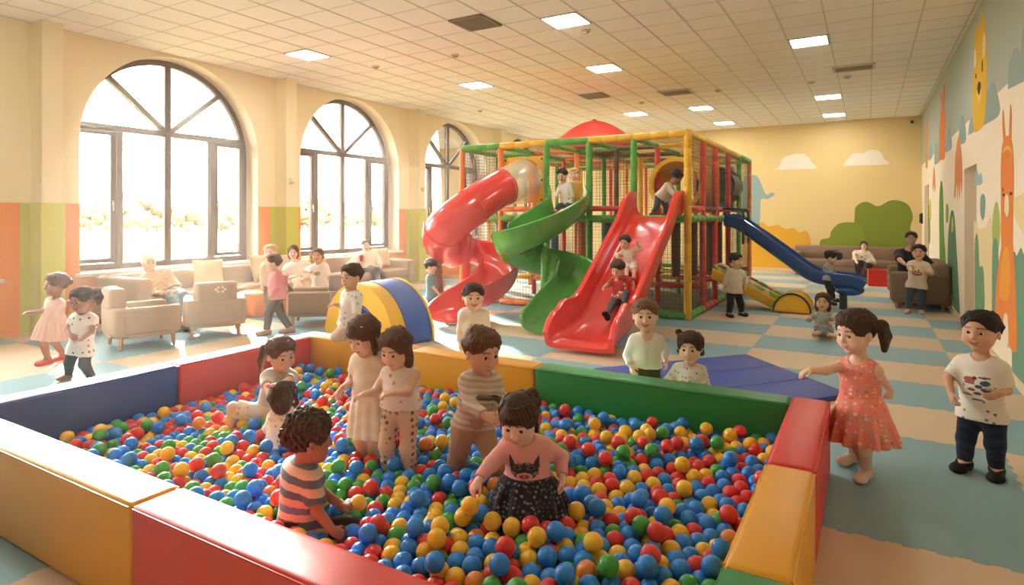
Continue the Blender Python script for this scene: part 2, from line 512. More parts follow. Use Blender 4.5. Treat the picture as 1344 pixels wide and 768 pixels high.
def hand_ops(B, W, f, n, right, s, curl, spread=1.0, grip=0):
    O = []
    f = nrm(f); n = orth(n, f); t = np.cross(f, n)*(1 if right else -1)   # t points to the thumb side
    fr = max(.0060*s, B.h*1.25)
    pl = .046*s
    lens = (.034, .038, .035, .027)
    offs = (.0170, .0058, -.0056, -.0165)
    O += [('u', Ell(W+f*pl*.52, (f, t, n), (pl*.62, .0245*s, .0125*s)), .012*s)]
    for i in range(4):
        b = W+f*(pl*(1.0 if i in (1, 2) else .93))+t*offs[i]*s*1.02
        O += [('u', Cone(W+f*pl*.3+t*offs[i]*s*.7, b, .0085*s, .0075*s), .008*s)]
        d0 = nrm(f+t*(1.5-i)*.09*spread); a = math.radians(curl*(1+.12*i))
        d1 = d0*math.cos(a)+n*math.sin(a); a2 = a*2.1
        d2 = d0*math.cos(a2)+n*math.sin(a2); a3 = min(a*3.0, 2.9)
        d3 = d0*math.cos(a3)+n*math.sin(a3)
        p1 = b+d1*lens[i]*s*.5; p2 = p1+d2*lens[i]*s*.36; p3 = p2+d3*lens[i]*s*.28
        O += [('u', Cone(b, p1, fr*1.1, fr), .003), ('u', Cone(p1, p2, fr, fr*.95), .003), ('u', Cone(p2, p3, fr*.95, fr*.85), .003)]
    tb = W+f*.012*s+t*.016*s
    t1 = tb+nrm(f*.7+t*.75+n*.35)*.026*s; t2 = t1+nrm(f*.95+t*.25+n*(.35+.3*grip))*.024*s
    O += [('u', Cone(tb, t1, .0105*s, fr*1.2), .008*s), ('u', Cone(t1, t2, fr*1.2, fr), .004)]
    return O
KID = dict(HH=.25, sh=.098, ua=.132, fa=.116, hip=.058, th=.205, ca=.195, neck=.036, r_ua=(.036, .030), r_fa=(.030, .021),
           r_th=(.062, .047), r_ca=(.046, .030), chest=(.112, .080), belly=(.108, .090), pelv=(.108, .090), foot=.125)
ADULT = dict(HH=.135, sh=.105, ua=.172, fa=.150, hip=.055, th=.245, ca=.235, neck=.034, r_ua=(.032, .026), r_fa=(.026, .017),
             r_th=(.055, .040), r_ca=(.038, .024), chest=(.105, .072), belly=(.098, .075), pelv=(.108, .082), foot=.13)
PEOPLE_CAPS = []      # capsules of every body, so that the loose balls can be laid around them
def person(label, d, H, pel, chest, head, yaw=0, hyaw=None, hpitch=0, hroll=0, L=None, R=None, eL=None, eR=None,
           fL=None, fR=None, kL=None, kR=None, skin='tan', hair=None, top=None, bottom=None, skirt=None, shoes=None,
           adult=False, z0=0.0, smile=1.0, open_=.3, eye=1.0, curl=(22, 22), pL=None, pR=None, hdL=None, hdR=None,
           fdL=0, fdR=0, tdL=None, tdR=None, dress=None, group=None, extra=None, seed=1, girth=.90, headscale=1.0, hip_yaw=None):
    D = dict(ADULT if adult else KID); B = Bag(); B.adult = adult
    B.h = min(max(d/800*.80, .0031), .0052)
    B.HH = D['HH']*H*headscale; B.smile = smile; B.open = open_; B.eye = eye
    def W(p, base=d): return P3(p[0], p[1], base+(p[2] if len(p) > 2 else 0))
    pe, ch, hc = W(pel), W(chest), W(head)
    ray = np.array(at_depth(pel[0], HORY, 1.0))-np.array((0, 0, CAMH)); ray[2] = 0; ray = nrm(ray); rt = np.array((ray[1], -ray[0], 0))
    def face(y): y = math.radians(y); return -ray*math.cos(y)+rt*math.sin(y)
    up = nrm(ch-pe); fw = orth(face(yaw), up); lf = np.cross(up, fw)       # person's left
    hfw0 = orth(face(hip_yaw if hip_yaw is not None else yaw), up); hlf = np.cross(up, hfw0)
    hf = face(yaw if hyaw is None else hyaw); p = math.radians(hpitch); r = math.radians(hroll)
    hl = np.cross(ZV_, hf); hy = hf*math.cos(p)-ZV_*math.sin(p); hz = np.cross(hl*-1, hy)
    hz2 = hz*math.cos(r)+hl*math.sin(r); hx = np.cross(hz2, hy)
    B.hc = hc; B.hax = (hx, hy, hz2)
    TL = np.linalg.norm(ch-pe)
    g = girth*H
    S = {}; A = {}
    S['L'] = ch+lf*D['sh']*H-up*.035*H; S['R'] = ch-lf*D['sh']*H-up*.035*H
    HP = {'L': pe+hlf*D['hip']*H-up*.02*H, 'R': pe-hlf*D['hip']*H-up*.02*H}
    hand = {}; elbow = {}; ank = {}; knee = {}
    for k, tgt, po, sg in (('L', L, eL, 1), ('R', R, eR, -1)):
        if tgt is None: w = S[k]-ZV_*.27*H+lf*sg*.04*H+fw*.03*H
        else: w = W(tgt)
        pole = cam_vec(po) if po is not None else -fw*1.0+lf*sg*.22-ZV_*.2
        elbow[k], hand[k] = ik(S[k], w, D['ua']*H, D['fa']*H, pole)
    if (fL is None or len(fL) == 2) and (fR is None or len(fR) == 2):      # standing: legs as long as the stance asks
        mx = 0
        for k, tgt in (('L', fL), ('R', fR)):
            w = HP[k].copy() if tgt is None else P3(tgt[0], HORY, d+tgt[1]); w[2] = z0+.052*H
            mx = max(mx, np.linalg.norm(w-HP[k]))
        k_ = mx*1.012/((D['th']+D['ca'])*H)
        if k_ < 1.25: D['th'] *= max(k_, .6); D['ca'] *= max(k_, .6)
    for k, tgt, po, sg in (('L', fL, kL, 1), ('R', fR, kR, -1)):
        if tgt is None: w = HP[k].copy(); w[2] = z0+.052*H
        elif len(tgt) == 2: w = P3(tgt[0], HORY, d+tgt[1]); w[2] = z0+.052*H
        else: w = W(tgt)
        pole = cam_vec(po) if po is not None else hfw0+lf*sg*.12
        knee[k], ank[k] = ik(HP[k], w, D['th']*H, D['ca']*H, pole)
    T = (lf, fw, up)
    torso = [('u', Ell(pe+up*TL*.70, T, (D['chest'][0]*g, D['chest'][1]*g, TL*.42)), 0),
             ('u', Ell(pe+up*TL*.34+fw*.008*H, T, (D['belly'][0]*g, D['belly'][1]*g, TL*.42)), .05*H),
             ('u', Ell(pe+up*TL*.02, (hlf, hfw0, up), (D['pelv'][0]*g, D['pelv'][1]*g, max(.085*H, TL*.28))), .05*H),
             ('u', Cone(S['L']-lf*.02*H, S['R']+lf*.02*H, .043*g, .043*g), .05*H)]
    def inflate(ops, e):
        out = []
        for o, s_, k in ops:
            if isinstance(s_, Ell): out.append((o, Ell(s_.c, s_.ax, s_.r+e), k))
            else: out.append((o, Cone(s_.a, s_.b, s_.r1+e, s_.r2+e, s_.flat), k))
        return out
    def arm(k, e=0, upto=None):
        ru, rf = D['r_ua'], D['r_fa']; s_, el, w = S[k], elbow[k], hand[k]
        if upto is None: return [('u', Cone(s_, el, ru[0]*g+e, ru[1]*g+e), .03*H), ('u', Cone(el, w, rf[0]*g+e, rf[1]*g+e), .012*H)]
        if upto <= 1: return [('u', Cone(s_, s_+(el-s_)*upto, ru[0]*g+e, (ru[0]+(ru[1]-ru[0])*upto)*g+e*1.5, 'b'), .03*H)]
        f_ = upto-1
        return [('u', Cone(s_, el, ru[0]*g+e, ru[1]*g+e), .03*H), ('u', Cone(el, el+(w-el)*f_, rf[0]*g+e, (rf[0]+(rf[1]-rf[0])*f_)*g+e, 'b'), .012*H)]
    def leg(k, e=0, upto=None, e2=None):
        rt_, rc = D['r_th'], D['r_ca']; e2 = e if e2 is None else e2
        a, b, c_ = HP[k], knee[k], ank[k]
        if upto is None: return [('u', Cone(a, b, rt_[0]*g+e, rt_[1]*g+e), .03*H), ('u', Cone(b, c_, rc[0]*g+e, rc[1]*g+e2), .018*H)]
        if upto <= 1: return [('u', Cone(a, a+(b-a)*upto, rt_[0]*g+e, (rt_[0]+(rt_[1]-rt_[0])*upto)*g+e2, 'b'), .03*H)]
        f_ = upto-1
        return [('u', Cone(a, b, rt_[0]*g+e, rt_[1]*g+e), .03*H), ('u', Cone(b, b+(c_-b)*f_, rc[0]*g+e, (rc[0]+(rc[1]-rc[0])*f_)*g+e2, 'b'), .018*H)]
    def foot(k, e=0):
        sg = 1 if k == 'L' else -1
        td = tdL if k == 'L' else tdR
        if td is not None: fd = nrm(cam_vec(td))
        else:
            y = math.radians((fdL if k == 'L' else fdR)+8*sg); fd = hfw0-ZV_*hfw0[2]; fd = nrm(fd); fd = fd*math.cos(y)+np.cross(ZV_, fd)*math.sin(y)
        sh = nrm(ank[k]-knee[k]); dn = orth(sh, fd) if abs(sh@fd) < .97 else orth(-ZV_, fd)
        a = ank[k]; fl = D['foot']*H
        heel = a+dn*.026*H-fd*.022*H; ballp = a+dn*.032*H+fd*fl*.58
        sd = np.cross(fd, dn)
        return [('u', Cone(a, heel, .030*H+e, .026*H+e), .02*H), ('u', Cone(heel, ballp, .026*H+e, .021*H+e), .02*H),
                ('u', Ell(ballp+fd*.012*H, (fd, sd, dn), (.042*H+e, .036*H+e, .019*H+e)), .02*H),
                ('u', Cone(a+dn*.0*H, ballp, .026*H+e, .018*H+e), .02*H)]
    hd, q = head_ops(B, adult)
    neck_top = q(0, -.09, -.26)
    ops = list(torso)+[('u', Cone(ch-up*.02*H, neck_top, D['neck']*H*1.05, D['neck']*H), .035*H)]
    for k in 'LR': ops += leg(k)+foot(k)
    for k in 'LR': ops += arm(k)
    # the head is its own distance block blended in at the neck
    ops += [(o, s_, kk) if i else ('u', s_, .03*H) for i, (o, s_, kk) in enumerate(hd)]
    s_h = (H/.95)*.95 if not adult else H/.95*.62
    for k in 'LR':
        sg = 1 if k == 'L' else -1
        f = nrm(hand[k]-elbow[k]); hdv = hdL if k == 'L' else hdR
        if hdv is not None: f = nrm(cam_vec(hdv))
        pv = pL if k == 'L' else pR
        n = cam_vec(pv) if pv is not None else -lf*sg*.8-ZV_*.6+fw*.1
        if np.linalg.norm(np.cross(n, f)) < .2: n = n+fw*.5
        ops += hand_ops(B, hand[k], f, n, k == 'R', s_h, curl[0 if k == 'L' else 1])
    base = pe.copy(); base[2] = z0
    V, Qd = mesh_sdf(ops, B.h); V = relax(V, Qd, 1, .3)
    sk = np.array(SKIN[skin] if isinstance(skin, str) else skin)
    cols = np.tile(sk, (len(V), 1))
    hcol = np.array(HAIRC[hair['col']] if isinstance(hair.get('col'), str) else hair.get('col')) if hair else np.array(HAIRC['dark'])
    X = (V-hc)@np.array(B.hax).T/B.HH
    if adult: X[:, 0] /= .92
    ax_ = np.abs(X[:, 0]); fr = X[:, 1] > .12
    ck = np.exp(-(((ax_-.18)/.08)**2+((X[:, 2]+.17)/.08)**2))*fr
    cols = cols*(1-.35*ck[:, None])+np.array((sk[0]*1.02, sk[1]*.72, sk[2]*.68))*.35*ck[:, None]
    zm = -.268+smile*.045*(X[:, 0]/.105)**2; dz = X[:, 2]-zm
    lip = fr & (X[:, 1] > .24) & (ax_ < .112) & (dz < .036) & (dz > -.046*np.clip(1.1-(ax_/.112)**2, 0, 1)-.008)
    cols[lip] = (sk[0]*.82, sk[1]*.48, sk[2]*.46)
    gap = fr & (X[:, 1] > .22) & (ax_ < .098) & (np.abs(dz) < .007+.008*open_)
    cols[gap] = np.array((.70, .66, .60)) if open_ > .5 else np.array(sk)*.28
    zb = .118-1.6*(ax_-.135)**2
    br = fr & (ax_ > .055) & (ax_ < .225) & (np.abs(X[:, 2]-zb) < .017) & (X[:, 1] > .2)
    cols[br] = hcol*.55+sk*.25
    mi = np.zeros(len(Qd), np.int32)
    # eyeballs joined into the same mesh
    AV, AQ, AM = [V], [Qd], [mi]; off = len(V)
    for s_ in (-1, 1):
        c_ = q(s_*.137, .262, -.012); r_ = .0700*B.HH; nu = 12
        rings = (0.001, .25, .44, .60, .85, 1.2, 1.57)
        vs = []; qs = []; ms = []
        for a in rings:
            for j in range(nu):
                t = 2*PI*j/nu
                vs.append(c_+r_*(math.cos(a)*hy+math.sin(a)*(math.cos(t)*hx+math.sin(t)*hz2)))
        for i in range(len(rings)-1):
            for j in range(nu):
                qs.append((off+i*nu+j, off+(i+1)*nu+j, off+(i+1)*nu+(j+1) % nu, off+i*nu+(j+1) % nu))
                ms.append(3 if i < 1 else 2 if i < 3 else 1)
        AV.append(np.array(vs)); AQ.append(np.array(qs, np.int64)); AM.append(np.array(ms)); off += len(vs)
    V2 = np.concatenate(AV); cols = np.concatenate([cols, np.ones((len(V2)-len(V), 3))*.9])
    me = quads_mesh('person', V2-base, np.concatenate(AQ), cols, (M_SKIN, EYE_SCLERA, EYE_IRIS, EYE_PUPIL), np.concatenate(AM))
    root = link_mesh('person', me, None, base)
    props(root, label, 'person', group)
    def part(name, ops_, colf, m, disp=0, fr_=40, lab=None, h=None, pre=None):
        V, Q_ = mesh_sdf(ops_, h or B.h)
        if len(V) == 0: return None
        V = relax(V, Q_, 1, .4)
        if disp: V = V+vert_normals(V, Q_)*wob(V-base, seed+len(name), disp, fr_)[:, None]
        if pre: V = pre(V, Q_)
        loc = np.stack([(V-pe)@lf, (V-pe)@fw, (V-pe)@up/TL], 1)       # left, forward, height along the torso
        c_ = colf(loc, V) if callable(colf) else np.tile(np.array(srgb(colf) if isinstance(colf, str) else colf), (len(V), 1))
        o = link_mesh(name, quads_mesh(name, V-base, Q_, c_, (m,)), root)
        if lab: o['label'] = lab
        return o
    if bottom:
        e = bottom.get('e', .009)*H; ops_ = []
        kind = bottom.get('name', 'trousers')
        ops_ += [(o, s_, k) for o, s_, k in inflate(torso[1:3], e)] ; ops_[0] = ('u', ops_[0][1], 0)
        upto = bottom.get('upto', 1.93)
        for k in 'LR':
            if upto >= 2: ops_ += leg(k, e)+(inflate(foot(k), .003) if bottom.get('feet') else [])
            else: ops_ += leg(k, e, upto, bottom.get('e2', e*1.3))
        ops_ += [('i', Half(pe+up*TL*bottom.get('waist', .22), up), 0)]
        part(kind, ops_, bottom['col'], M_CLOTH, disp=bottom.get('wr', .0022), fr_=45, lab=bottom.get('label'))
    if skirt:
        a = pe+up*TL*skirt.get('at', .25)
        dirv = nrm(cam_vec(skirt['dir'])) if 'dir' in skirt else -up*.7-ZV_*.3
        sk_ = Skirt(a, a+nrm(dirv)*skirt['len']*H, skirt.get('r0', .115)*H, skirt['r1']*H, (hlf, hfw0, up), skirt.get('folds', 12), skirt.get('amp', .06), skirt.get('flat', .85))
        part('skirt', [('u', sk_, 0)], skirt['col'], M_CLOTH, disp=.0015, fr_=60, lab=skirt.get('label'))
    if top:
        e = top.get('e', .012)*H
        ops_ = inflate(torso, e)
        if top.get('sleeve'):
            for k in 'LR': ops_ += arm(k, e*.85, top['sleeve'])
        else:
            for k in 'LR': ops_ += [('s', Cone(S[k]+lf*(.028*H if k == 'L' else -.028*H)+up*.0*H, elbow[k], .048*g, .045*g), .008)]
        if top.get('hem', -.12) < .1:
            ops_ += [('u', Cone(HP['L'], HP['R'], .064*g+e*1.0, .064*g+e*1.0), .04*H)]
            for k in 'LR': ops_ += [('u', Cone(HP[k], HP[k]+(knee[k]-HP[k])*.38, D['r_th'][0]*g+e*1.1, D['r_th'][0]*g+e*1.1), .03*H)]
        ops_ += [('i', Half(pe+up*TL*top.get('hem', -.12), -up), 0)]
        if top.get('skirt'):
            s2 = top['skirt']; a = pe+up*TL*s2.get('at', .3)
            dirv = cam_vec(s2['dir']) if 'dir' in s2 else -up*.6-ZV_*.4
            ops_ += [('u', Skirt(a, a+nrm(dirv)*s2['len']*H, s2.get('r0', .112)*H, s2['r1']*H, (hlf, hfw0, up), s2.get('folds', 12), s2.get('amp', .06), s2.get('flat', .85)), .02*H)]
        nr = D['neck']*H*1.05+.010*H+top.get('neck', .0)*H
        ops_ += [('s', Cone(ch+up*.005*H+fw*.012*H, ch+(neck_top-ch)*2+fw*.02*H, nr, nr*1.3), .01*H)]
        if top.get('vneck'): ops_ += [('s', Cone(ch+fw*.05*H, ch+fw*D['chest'][1]*H*1.15-up*top['vneck']*H, nr*.8, .012*H), .01*H)]
        part(top.get('name', 'shirt'), ops_, top['col'], M_CLOTH, disp=top.get('wr', .0025), fr_=38, lab=top.get('label'))
    if hair and hair['style'] != 'none':
        cc = np.array(hcol)
        am = hair.get('am', .007)*B.HH
        def comb(V, Q_):
            Xh = (V-hc)@np.array(B.hax).T/B.HH
            nv = vert_normals(V, Q_)
            if hair['style'] == 'curly':
                r = np.random.RandomState(3); dd = np.zeros(len(V))
                for i in range(5):
                    k = r.normal(size=3)*34; dd += np.sin(Xh@k+r.rand()*6)
                return V+nv*(dd*.009*B.HH)[:, None]
            th = np.arctan2(Xh[:, 0], -Xh[:, 1]-.02)
            dd = np.sin(th*23+3*np.sin(Xh[:, 2]*6+Xh[:, 0]*7))*.5+np.sin(th*53+2*np.sin(Xh[:, 2]*9)+Xh[:, 1]*5)*.5
            return V+nv*(dd*am)[:, None]
        def hcolf(loc, V):
            Xh = (V-hc)@np.array(B.hax).T/B.HH; th = np.arctan2(Xh[:, 0], -Xh[:, 1])
            k = 1+.22*np.sin(th*30+3*np.sin(Xh[:, 2]*7))+.12*np.sin(th*71)
            return np.clip(cc[None]*k[:, None], 0, 1)
        part('hair', hair_ops(B, hair), hcolf, M_HAIR, pre=comb)
        for bw in hair.get('ties', ()):
            c_ = q(*bw[:3]); bmm = BM()
            for s_ in (-1, 1):
                ax3 = Matrix([(hx[i], hy[i], hz2[i]) for i in range(3)]).to_4x4()
                M4 = Matrix.Translation(Vector(c_-base+hx*s_*.05*B.HH*bw[3])) @ ax3
                ball(bmm, None, (.055*B.HH*bw[3], .03*B.HH*bw[3], .04*B.HH*bw[3]), 10, 8, M=M4)
            obj('hair_bow', bmm, mat('bow_'+bw[4].strip('#'), bw[4], rough=.6), root, smooth=60)
    if shoes:
        for k in 'LR':
            sc_ = shoes.get('col', '#222222')
            a = ank[k]; dn = nrm(ank[k]-knee[k])
            o_ = inflate(foot(k), .011*H)
            if shoes.get('low', True): fd_ = nrm(o_[1][1].b-o_[1][1].a); dn = orth(dn, fd_); o_ += [('i', Half(a-dn*.002*H, -dn), 0)]
            part('shoe', o_, sc_, M_SHOE)
    # capsules for the ball pit
    for k in 'LR':
        PEOPLE_CAPS.extend([(S[k], elbow[k], .045*g), (elbow[k], hand[k]+nrm(hand[k]-elbow[k])*.05*s_h, .04*g), (HP[k], knee[k], .075*g), (knee[k], ank[k], .055*g), (ank[k], ank[k]+hfw0*.1*H-ZV_*.02, .05*g)])
    PEOPLE_CAPS.append((pe, ch, .125*g)); PEOPLE_CAPS.append((hc, hc+1e-4, .5*B.HH))
    if skirt or (top and top.get('skirt')):
        s2 = skirt or top['skirt']; PEOPLE_CAPS.append((pe, pe-ZV_*s2['len']*H*.6, s2['r1']*H*.95))
    root_info = Bag(); root_info.root = root; root_info.hand = hand; root_info.elbow = elbow; root_info.base = base
    root_info.hc = hc; root_info.q = q; root_info.hax = B.hax; root_info.HH = B.HH; root_info.part = part; root_info.ch = ch; root_info.pe = pe; root_info.T = T; root_info.H = H; root_info.B = B
    return root_info
# ---------- clothing patterns: functions of (left, forward, height along torso) and world position ----------
def C3(h): return np.array(srgb(h))
def stripes(cs, per, axis=2, edges=None):
    cs = [C3(c) for c in cs]
    def f(loc, V):
        i = (np.floor(loc[:, axis]/per*1.0)).astype(int) % len(cs)
        return np.array(cs)[i]
    return f
def dots(bg, cs, cell, rad, seed=0, jit=.5):
    bg = C3(bg); cs = np.array([C3(c) for c in cs])
    def f(loc, V):
        out = np.tile(bg, (len(V), 1)); P = V/cell; I = np.floor(P).astype(int)
        best = np.full(len(V), 9.); bc = np.zeros(len(V), int)
        for dx in (-1, 0, 1):
            for dy in (-1, 0, 1):
                for dz in (-1, 0, 1):
                    J = I+np.array((dx, dy, dz))
                    hsh = (J[:, 0]*73856093 ^ J[:, 1]*19349663 ^ J[:, 2]*83492791 ^ seed*7919) & 0x7fffffff
                    r = np.stack([((hsh >> s) & 255)/255. for s in (0, 8, 16)], 1)
                    d_ = np.linalg.norm(P-(J+.5+(r-.5)*jit), axis=1)
                    m = d_ < best; best = np.where(m, d_, best); bc = np.where(m, (hsh >> 5) % len(cs), bc)
        m = best < rad; out[m] = cs[bc[m]]; return out
    return f
def knit(a, b, fr=260, axis=2):
    a, b = C3(a), C3(b)
    def f(loc, V):
        k = (.5+.5*np.sin(V[:, 2]*fr+np.sin(V[:, 0]*37)*2+np.sin(V[:, 1]*41)*2))[:, None]; return a*k+b*(1-k)
    return f
# ================= the room =================
XL, XR, YB, YF, ZC = -9.25, 1.13, 18.0, -3.0, 3.98
WIN_Y = [1.86, 5.58, 9.30, 13.02, 16.6]; WR, WZ, SILL = 1.4, 2.55, .73
# ---- floor: interlocking foam tiles in teal and sand ----
def floor_mat():
    m, nt, b = nodes_of('foam_floor_tiles'); L = nt.links
    tc = N(nt, 'ShaderNodeTexCoord'); sp = N(nt, 'ShaderNodeSeparateXYZ'); L.new(tc.outputs['Object'], sp.inputs[0])
    def M(op, a, c=None, d=None):
        n = N(nt, 'ShaderNodeMath', operation=op)
        for i, v in enumerate((a, c, d)):
            if v is None: continue
            if hasattr(v, 'links') or hasattr(v, 'is_linked'): L.new(v, n.inputs[i])
            else: n.inputs[i].default_value = v
        return n.outputs[0]
    X, Y = sp.outputs['X'], sp.outputs['Y']
    def teeth(c, per):      # the interlocking edge: a square wave
        return M('MULTIPLY', M('SIGN', M('SINE', M('MULTIPLY', c, 2*PI/per))), .0075)
    Xw = M('ADD', X, teeth(Y, .13)); Yw = M('ADD', Y, teeth(X, .13))
    far = M('GREATER_THAN', Yw, 4.92)
    size = M('ADD', 1.62, M('MULTIPLY', far, .83-1.62))
    rowf = M('DIVIDE', M('SUBTRACT', Yw, 4.92), size); colf = M('DIVIDE', M('ADD', Xw, 1.15), 1.885)
    row, col = M('FLOOR', rowf), M('FLOOR', colf)
    par = M('FLOORED_MODULO', M('ADD', row, col), 2.0)
    # seams
    def near(f, w):
        fr = M('FRACT', f); d = M('MINIMUM', fr, M('SUBTRACT', 1.0, fr)); return M('LESS_THAN', d, w)
    seam = M('MAXIMUM', near(rowf, .006), near(colf, .003))
    mx = N(nt, 'ShaderNodeMix', data_type='RGBA'); L.new(par, mx.inputs[0])
    mx.inputs[6].default_value = (*srgb('#d4bc9c'), 1); mx.inputs[7].default_value = (*srgb('#86aab0'), 1)
    hv = N(nt, 'ShaderNodeCombineXYZ'); L.new(row, hv.inputs[0]); L.new(col, hv.inputs[1])
    wn = N(nt, 'ShaderNodeTexWhiteNoise'); L.new(hv.outputs[0], wn.inputs['Vector'])
    nz = N(nt, 'ShaderNodeTexNoise', Scale=1.3, Detail=5.0); L.new(tc.outputs['Object'], nz.inputs['Vector'])
    v = M('ADD', M('ADD', M('MULTIPLY', wn.outputs['Value'], .10), M('MULTIPLY', nz.outputs['Fac'], .14)), M('SUBTRACT', .86, M('MULTIPLY', seam, .10)))
    mm = N(nt, 'ShaderNodeMix', data_type='RGBA', blend_type='MULTIPLY'); mm.inputs[0].default_value = 1
    L.new(mx.outputs[2], mm.inputs[6]); L.new(v, mm.inputs[7]); L.new(mm.outputs[2], b.inputs['Base Color'])
    b.inputs['Roughness'].default_value = .55; b.inputs['Specular IOR Level'].default_value = .3
    n2 = N(nt, 'ShaderNodeTexNoise', Scale=160.0, Detail=2.0); L.new(tc.outputs['Object'], n2.inputs['Vector'])
    bp = N(nt, 'ShaderNodeBump', Strength=.15, Distance=.004); L.new(n2.outputs['Fac'], bp.inputs['Height']); L.new(bp.outputs[0], b.inputs['Normal'])
    return m
bm = BM(); box(bm, (XL-.5, YF-.2, -.15), (XR+.2, YB+.2, 0)); struct('floor', bm, floor_mat())
# ---- ceiling: suspended tiles, T bars as a grid ----
def ceil_mat():
    m, nt, b = nodes_of('ceiling_tiles'); L = nt.links
    tc = N(nt, 'ShaderNodeTexCoord')
    n = N(nt, 'ShaderNodeTexNoise', Scale=90.0, Detail=4.0); L.new(tc.outputs['Object'], n.inputs['Vector'])
    b.inputs['Base Color'].default_value = (*srgb('#f7f4ee'), 1); b.inputs['Roughness'].default_value = .85
    bp = N(nt, 'ShaderNodeBump', Strength=.25, Distance=.004); L.new(n.outputs['Fac'], bp.inputs['Height']); L.new(bp.outputs[0], b.inputs['Normal'])
    return m
bm = BM(); box(bm, (XL-.5, YF-.2, ZC), (XR+.2, YB+.2, ZC+.15)); ceil = struct('ceiling', bm, ceil_mat())
TS = .515; GX, GY = -3.56, 6.74                      # grid pitch and one crossing
bm = BM()
k0 = int((XL-GX)/TS); 
x = GX+k0*TS
while x < XR-.05:
    if x > XL+.02: box(bm, (x-.009, YF, ZC-.006), (x+.009, YB, ZC+.002))
    x += TS
y = GY-int((GY-YF)/TS)*TS
while y < YB-.05:
    box(bm, (XL, y-.0035, ZC-.004), (XR, y+.0035, ZC+.002)); y += TS
obj('grid_bars', bm, mat('grid_bar', srgb('#d6cebf'), rough=.5), ceil)
# ---- walls ----
WALL = mat('wall_paint_yellow', srgb('#f3e7c0'), rough=.85, spec=.15, bump=.06, bscale=120, vary=.03, vscale=1.5)
DADO_O = mat('dado_orange', srgb('#f0983a'), rough=.6, spec=.3, bump=.04, bscale=90)
DADO_G = mat('dado_green', srgb('#c9cc52'), rough=.6, spec=.3, bump=.04, bscale=90)
WHITE = mat('reveal_white', srgb('#efe2c8'), rough=.8, spec=.2)
TH = .44
def arch_outline(yc, n=28, r=WR):
    pts = [(yc-r, SILL)]
    for i in range(n+1):
        a = PI-PI*i/n; pts.append((yc+r*math.cos(a), WZ+r*math.sin(a)))
    pts.append((yc+r, SILL)); return pts
def left_wall():
    """the wall face, its arched openings and their deep reveals in one mesh"""
    bm = BM()
    def quad(a, b_, c, d, mi=0):
        f = bm.faces.new([bm.verts.new(p) for p in (a, b_, c, d)]); f.material_index = mi
    for x in (XL, XL-TH):
        e = [YF]+sum([[w-WR, w+WR] for w in WIN_Y], [])+[YB]
        for i in range(0, len(e), 2):
            if e[i+1] > e[i]: quad((x, e[i], 0), (x, e[i+1], 0), (x, e[i+1], ZC), (x, e[i], ZC))
        for w in WIN_Y:
            quad((x, w-WR, 0), (x, w+WR, 0), (x, w+WR, SILL), (x, w-WR, SILL))
            o = arch_outline(w)[1:-1]
            for (y0, z0), (y1, z1) in zip(o, o[1:]):
                quad((x, y0, z0), (x, y1, z1), (x, y1, ZC), (x, y0, ZC))
    for w in WIN_Y:
        o = arch_outline(w); o = o+[o[0]]
        for (y0, z0), (y1, z1) in zip(o, o[1:]):
            quad((XL, y0, z0), (XL, y1, z1), (XL-TH, y1, z1), (XL-TH, y0, z0), 1)
    return bm
wl = struct('wall_left', left_wall(), [WALL, WHITE])
PIL_Y = [-3+.0, .02, 3.74, 7.46, 11.18, 14.84]; PIL_Y = PIL_Y[1:]
for k, y in enumerate(PIL_Y):
    bm = BM(); box(bm, (XL-.02, y-.12, 0), (XL+.3, y+.12, ZC), bevel=.01); struct('trim_%d' % (k+1), bm, WALL)
kk = len(PIL_Y)+1
DZ = 1.67
for y in PIL_Y:                                        # green panels wrapped around the piers
    bm = BM()
    box(bm, (XL, y-.24, 0), (XL+.014, y-.12, DZ)); box(bm, (XL, y+.12, 0), (XL+.014, y+.16, DZ))
    box(bm, (XL, y-.134, 0), (XL+.314, y+.134, DZ))
    struct('trim_%d' % kk, bm, DADO_G); kk += 1
ys = [YF]+sum([[y-.24, y+.16] for y in PIL_Y], [])+[YB]
for i in range(0, len(ys), 2):                         # orange panels between them, notched for the sills
    a, b_ = ys[i], ys[i+1]; bm = BM()
    cuts = [w for w in WIN_Y if w-WR > a-.5 and w+WR < b_+.5]
    y0 = a
    for w in cuts:
        if w-WR > y0: box(bm, (XL, y0, 0), (XL+.014, w-WR, DZ))
        box(bm, (XL, max(w-WR, y0), 0), (XL+.014, w+WR, SILL-.05)); y0 = w+WR
    if b_ > y0: box(bm, (XL, y0, 0), (XL+.014, b_, DZ))
    struct('trim_%d' % kk, bm, DADO_O); kk += 1
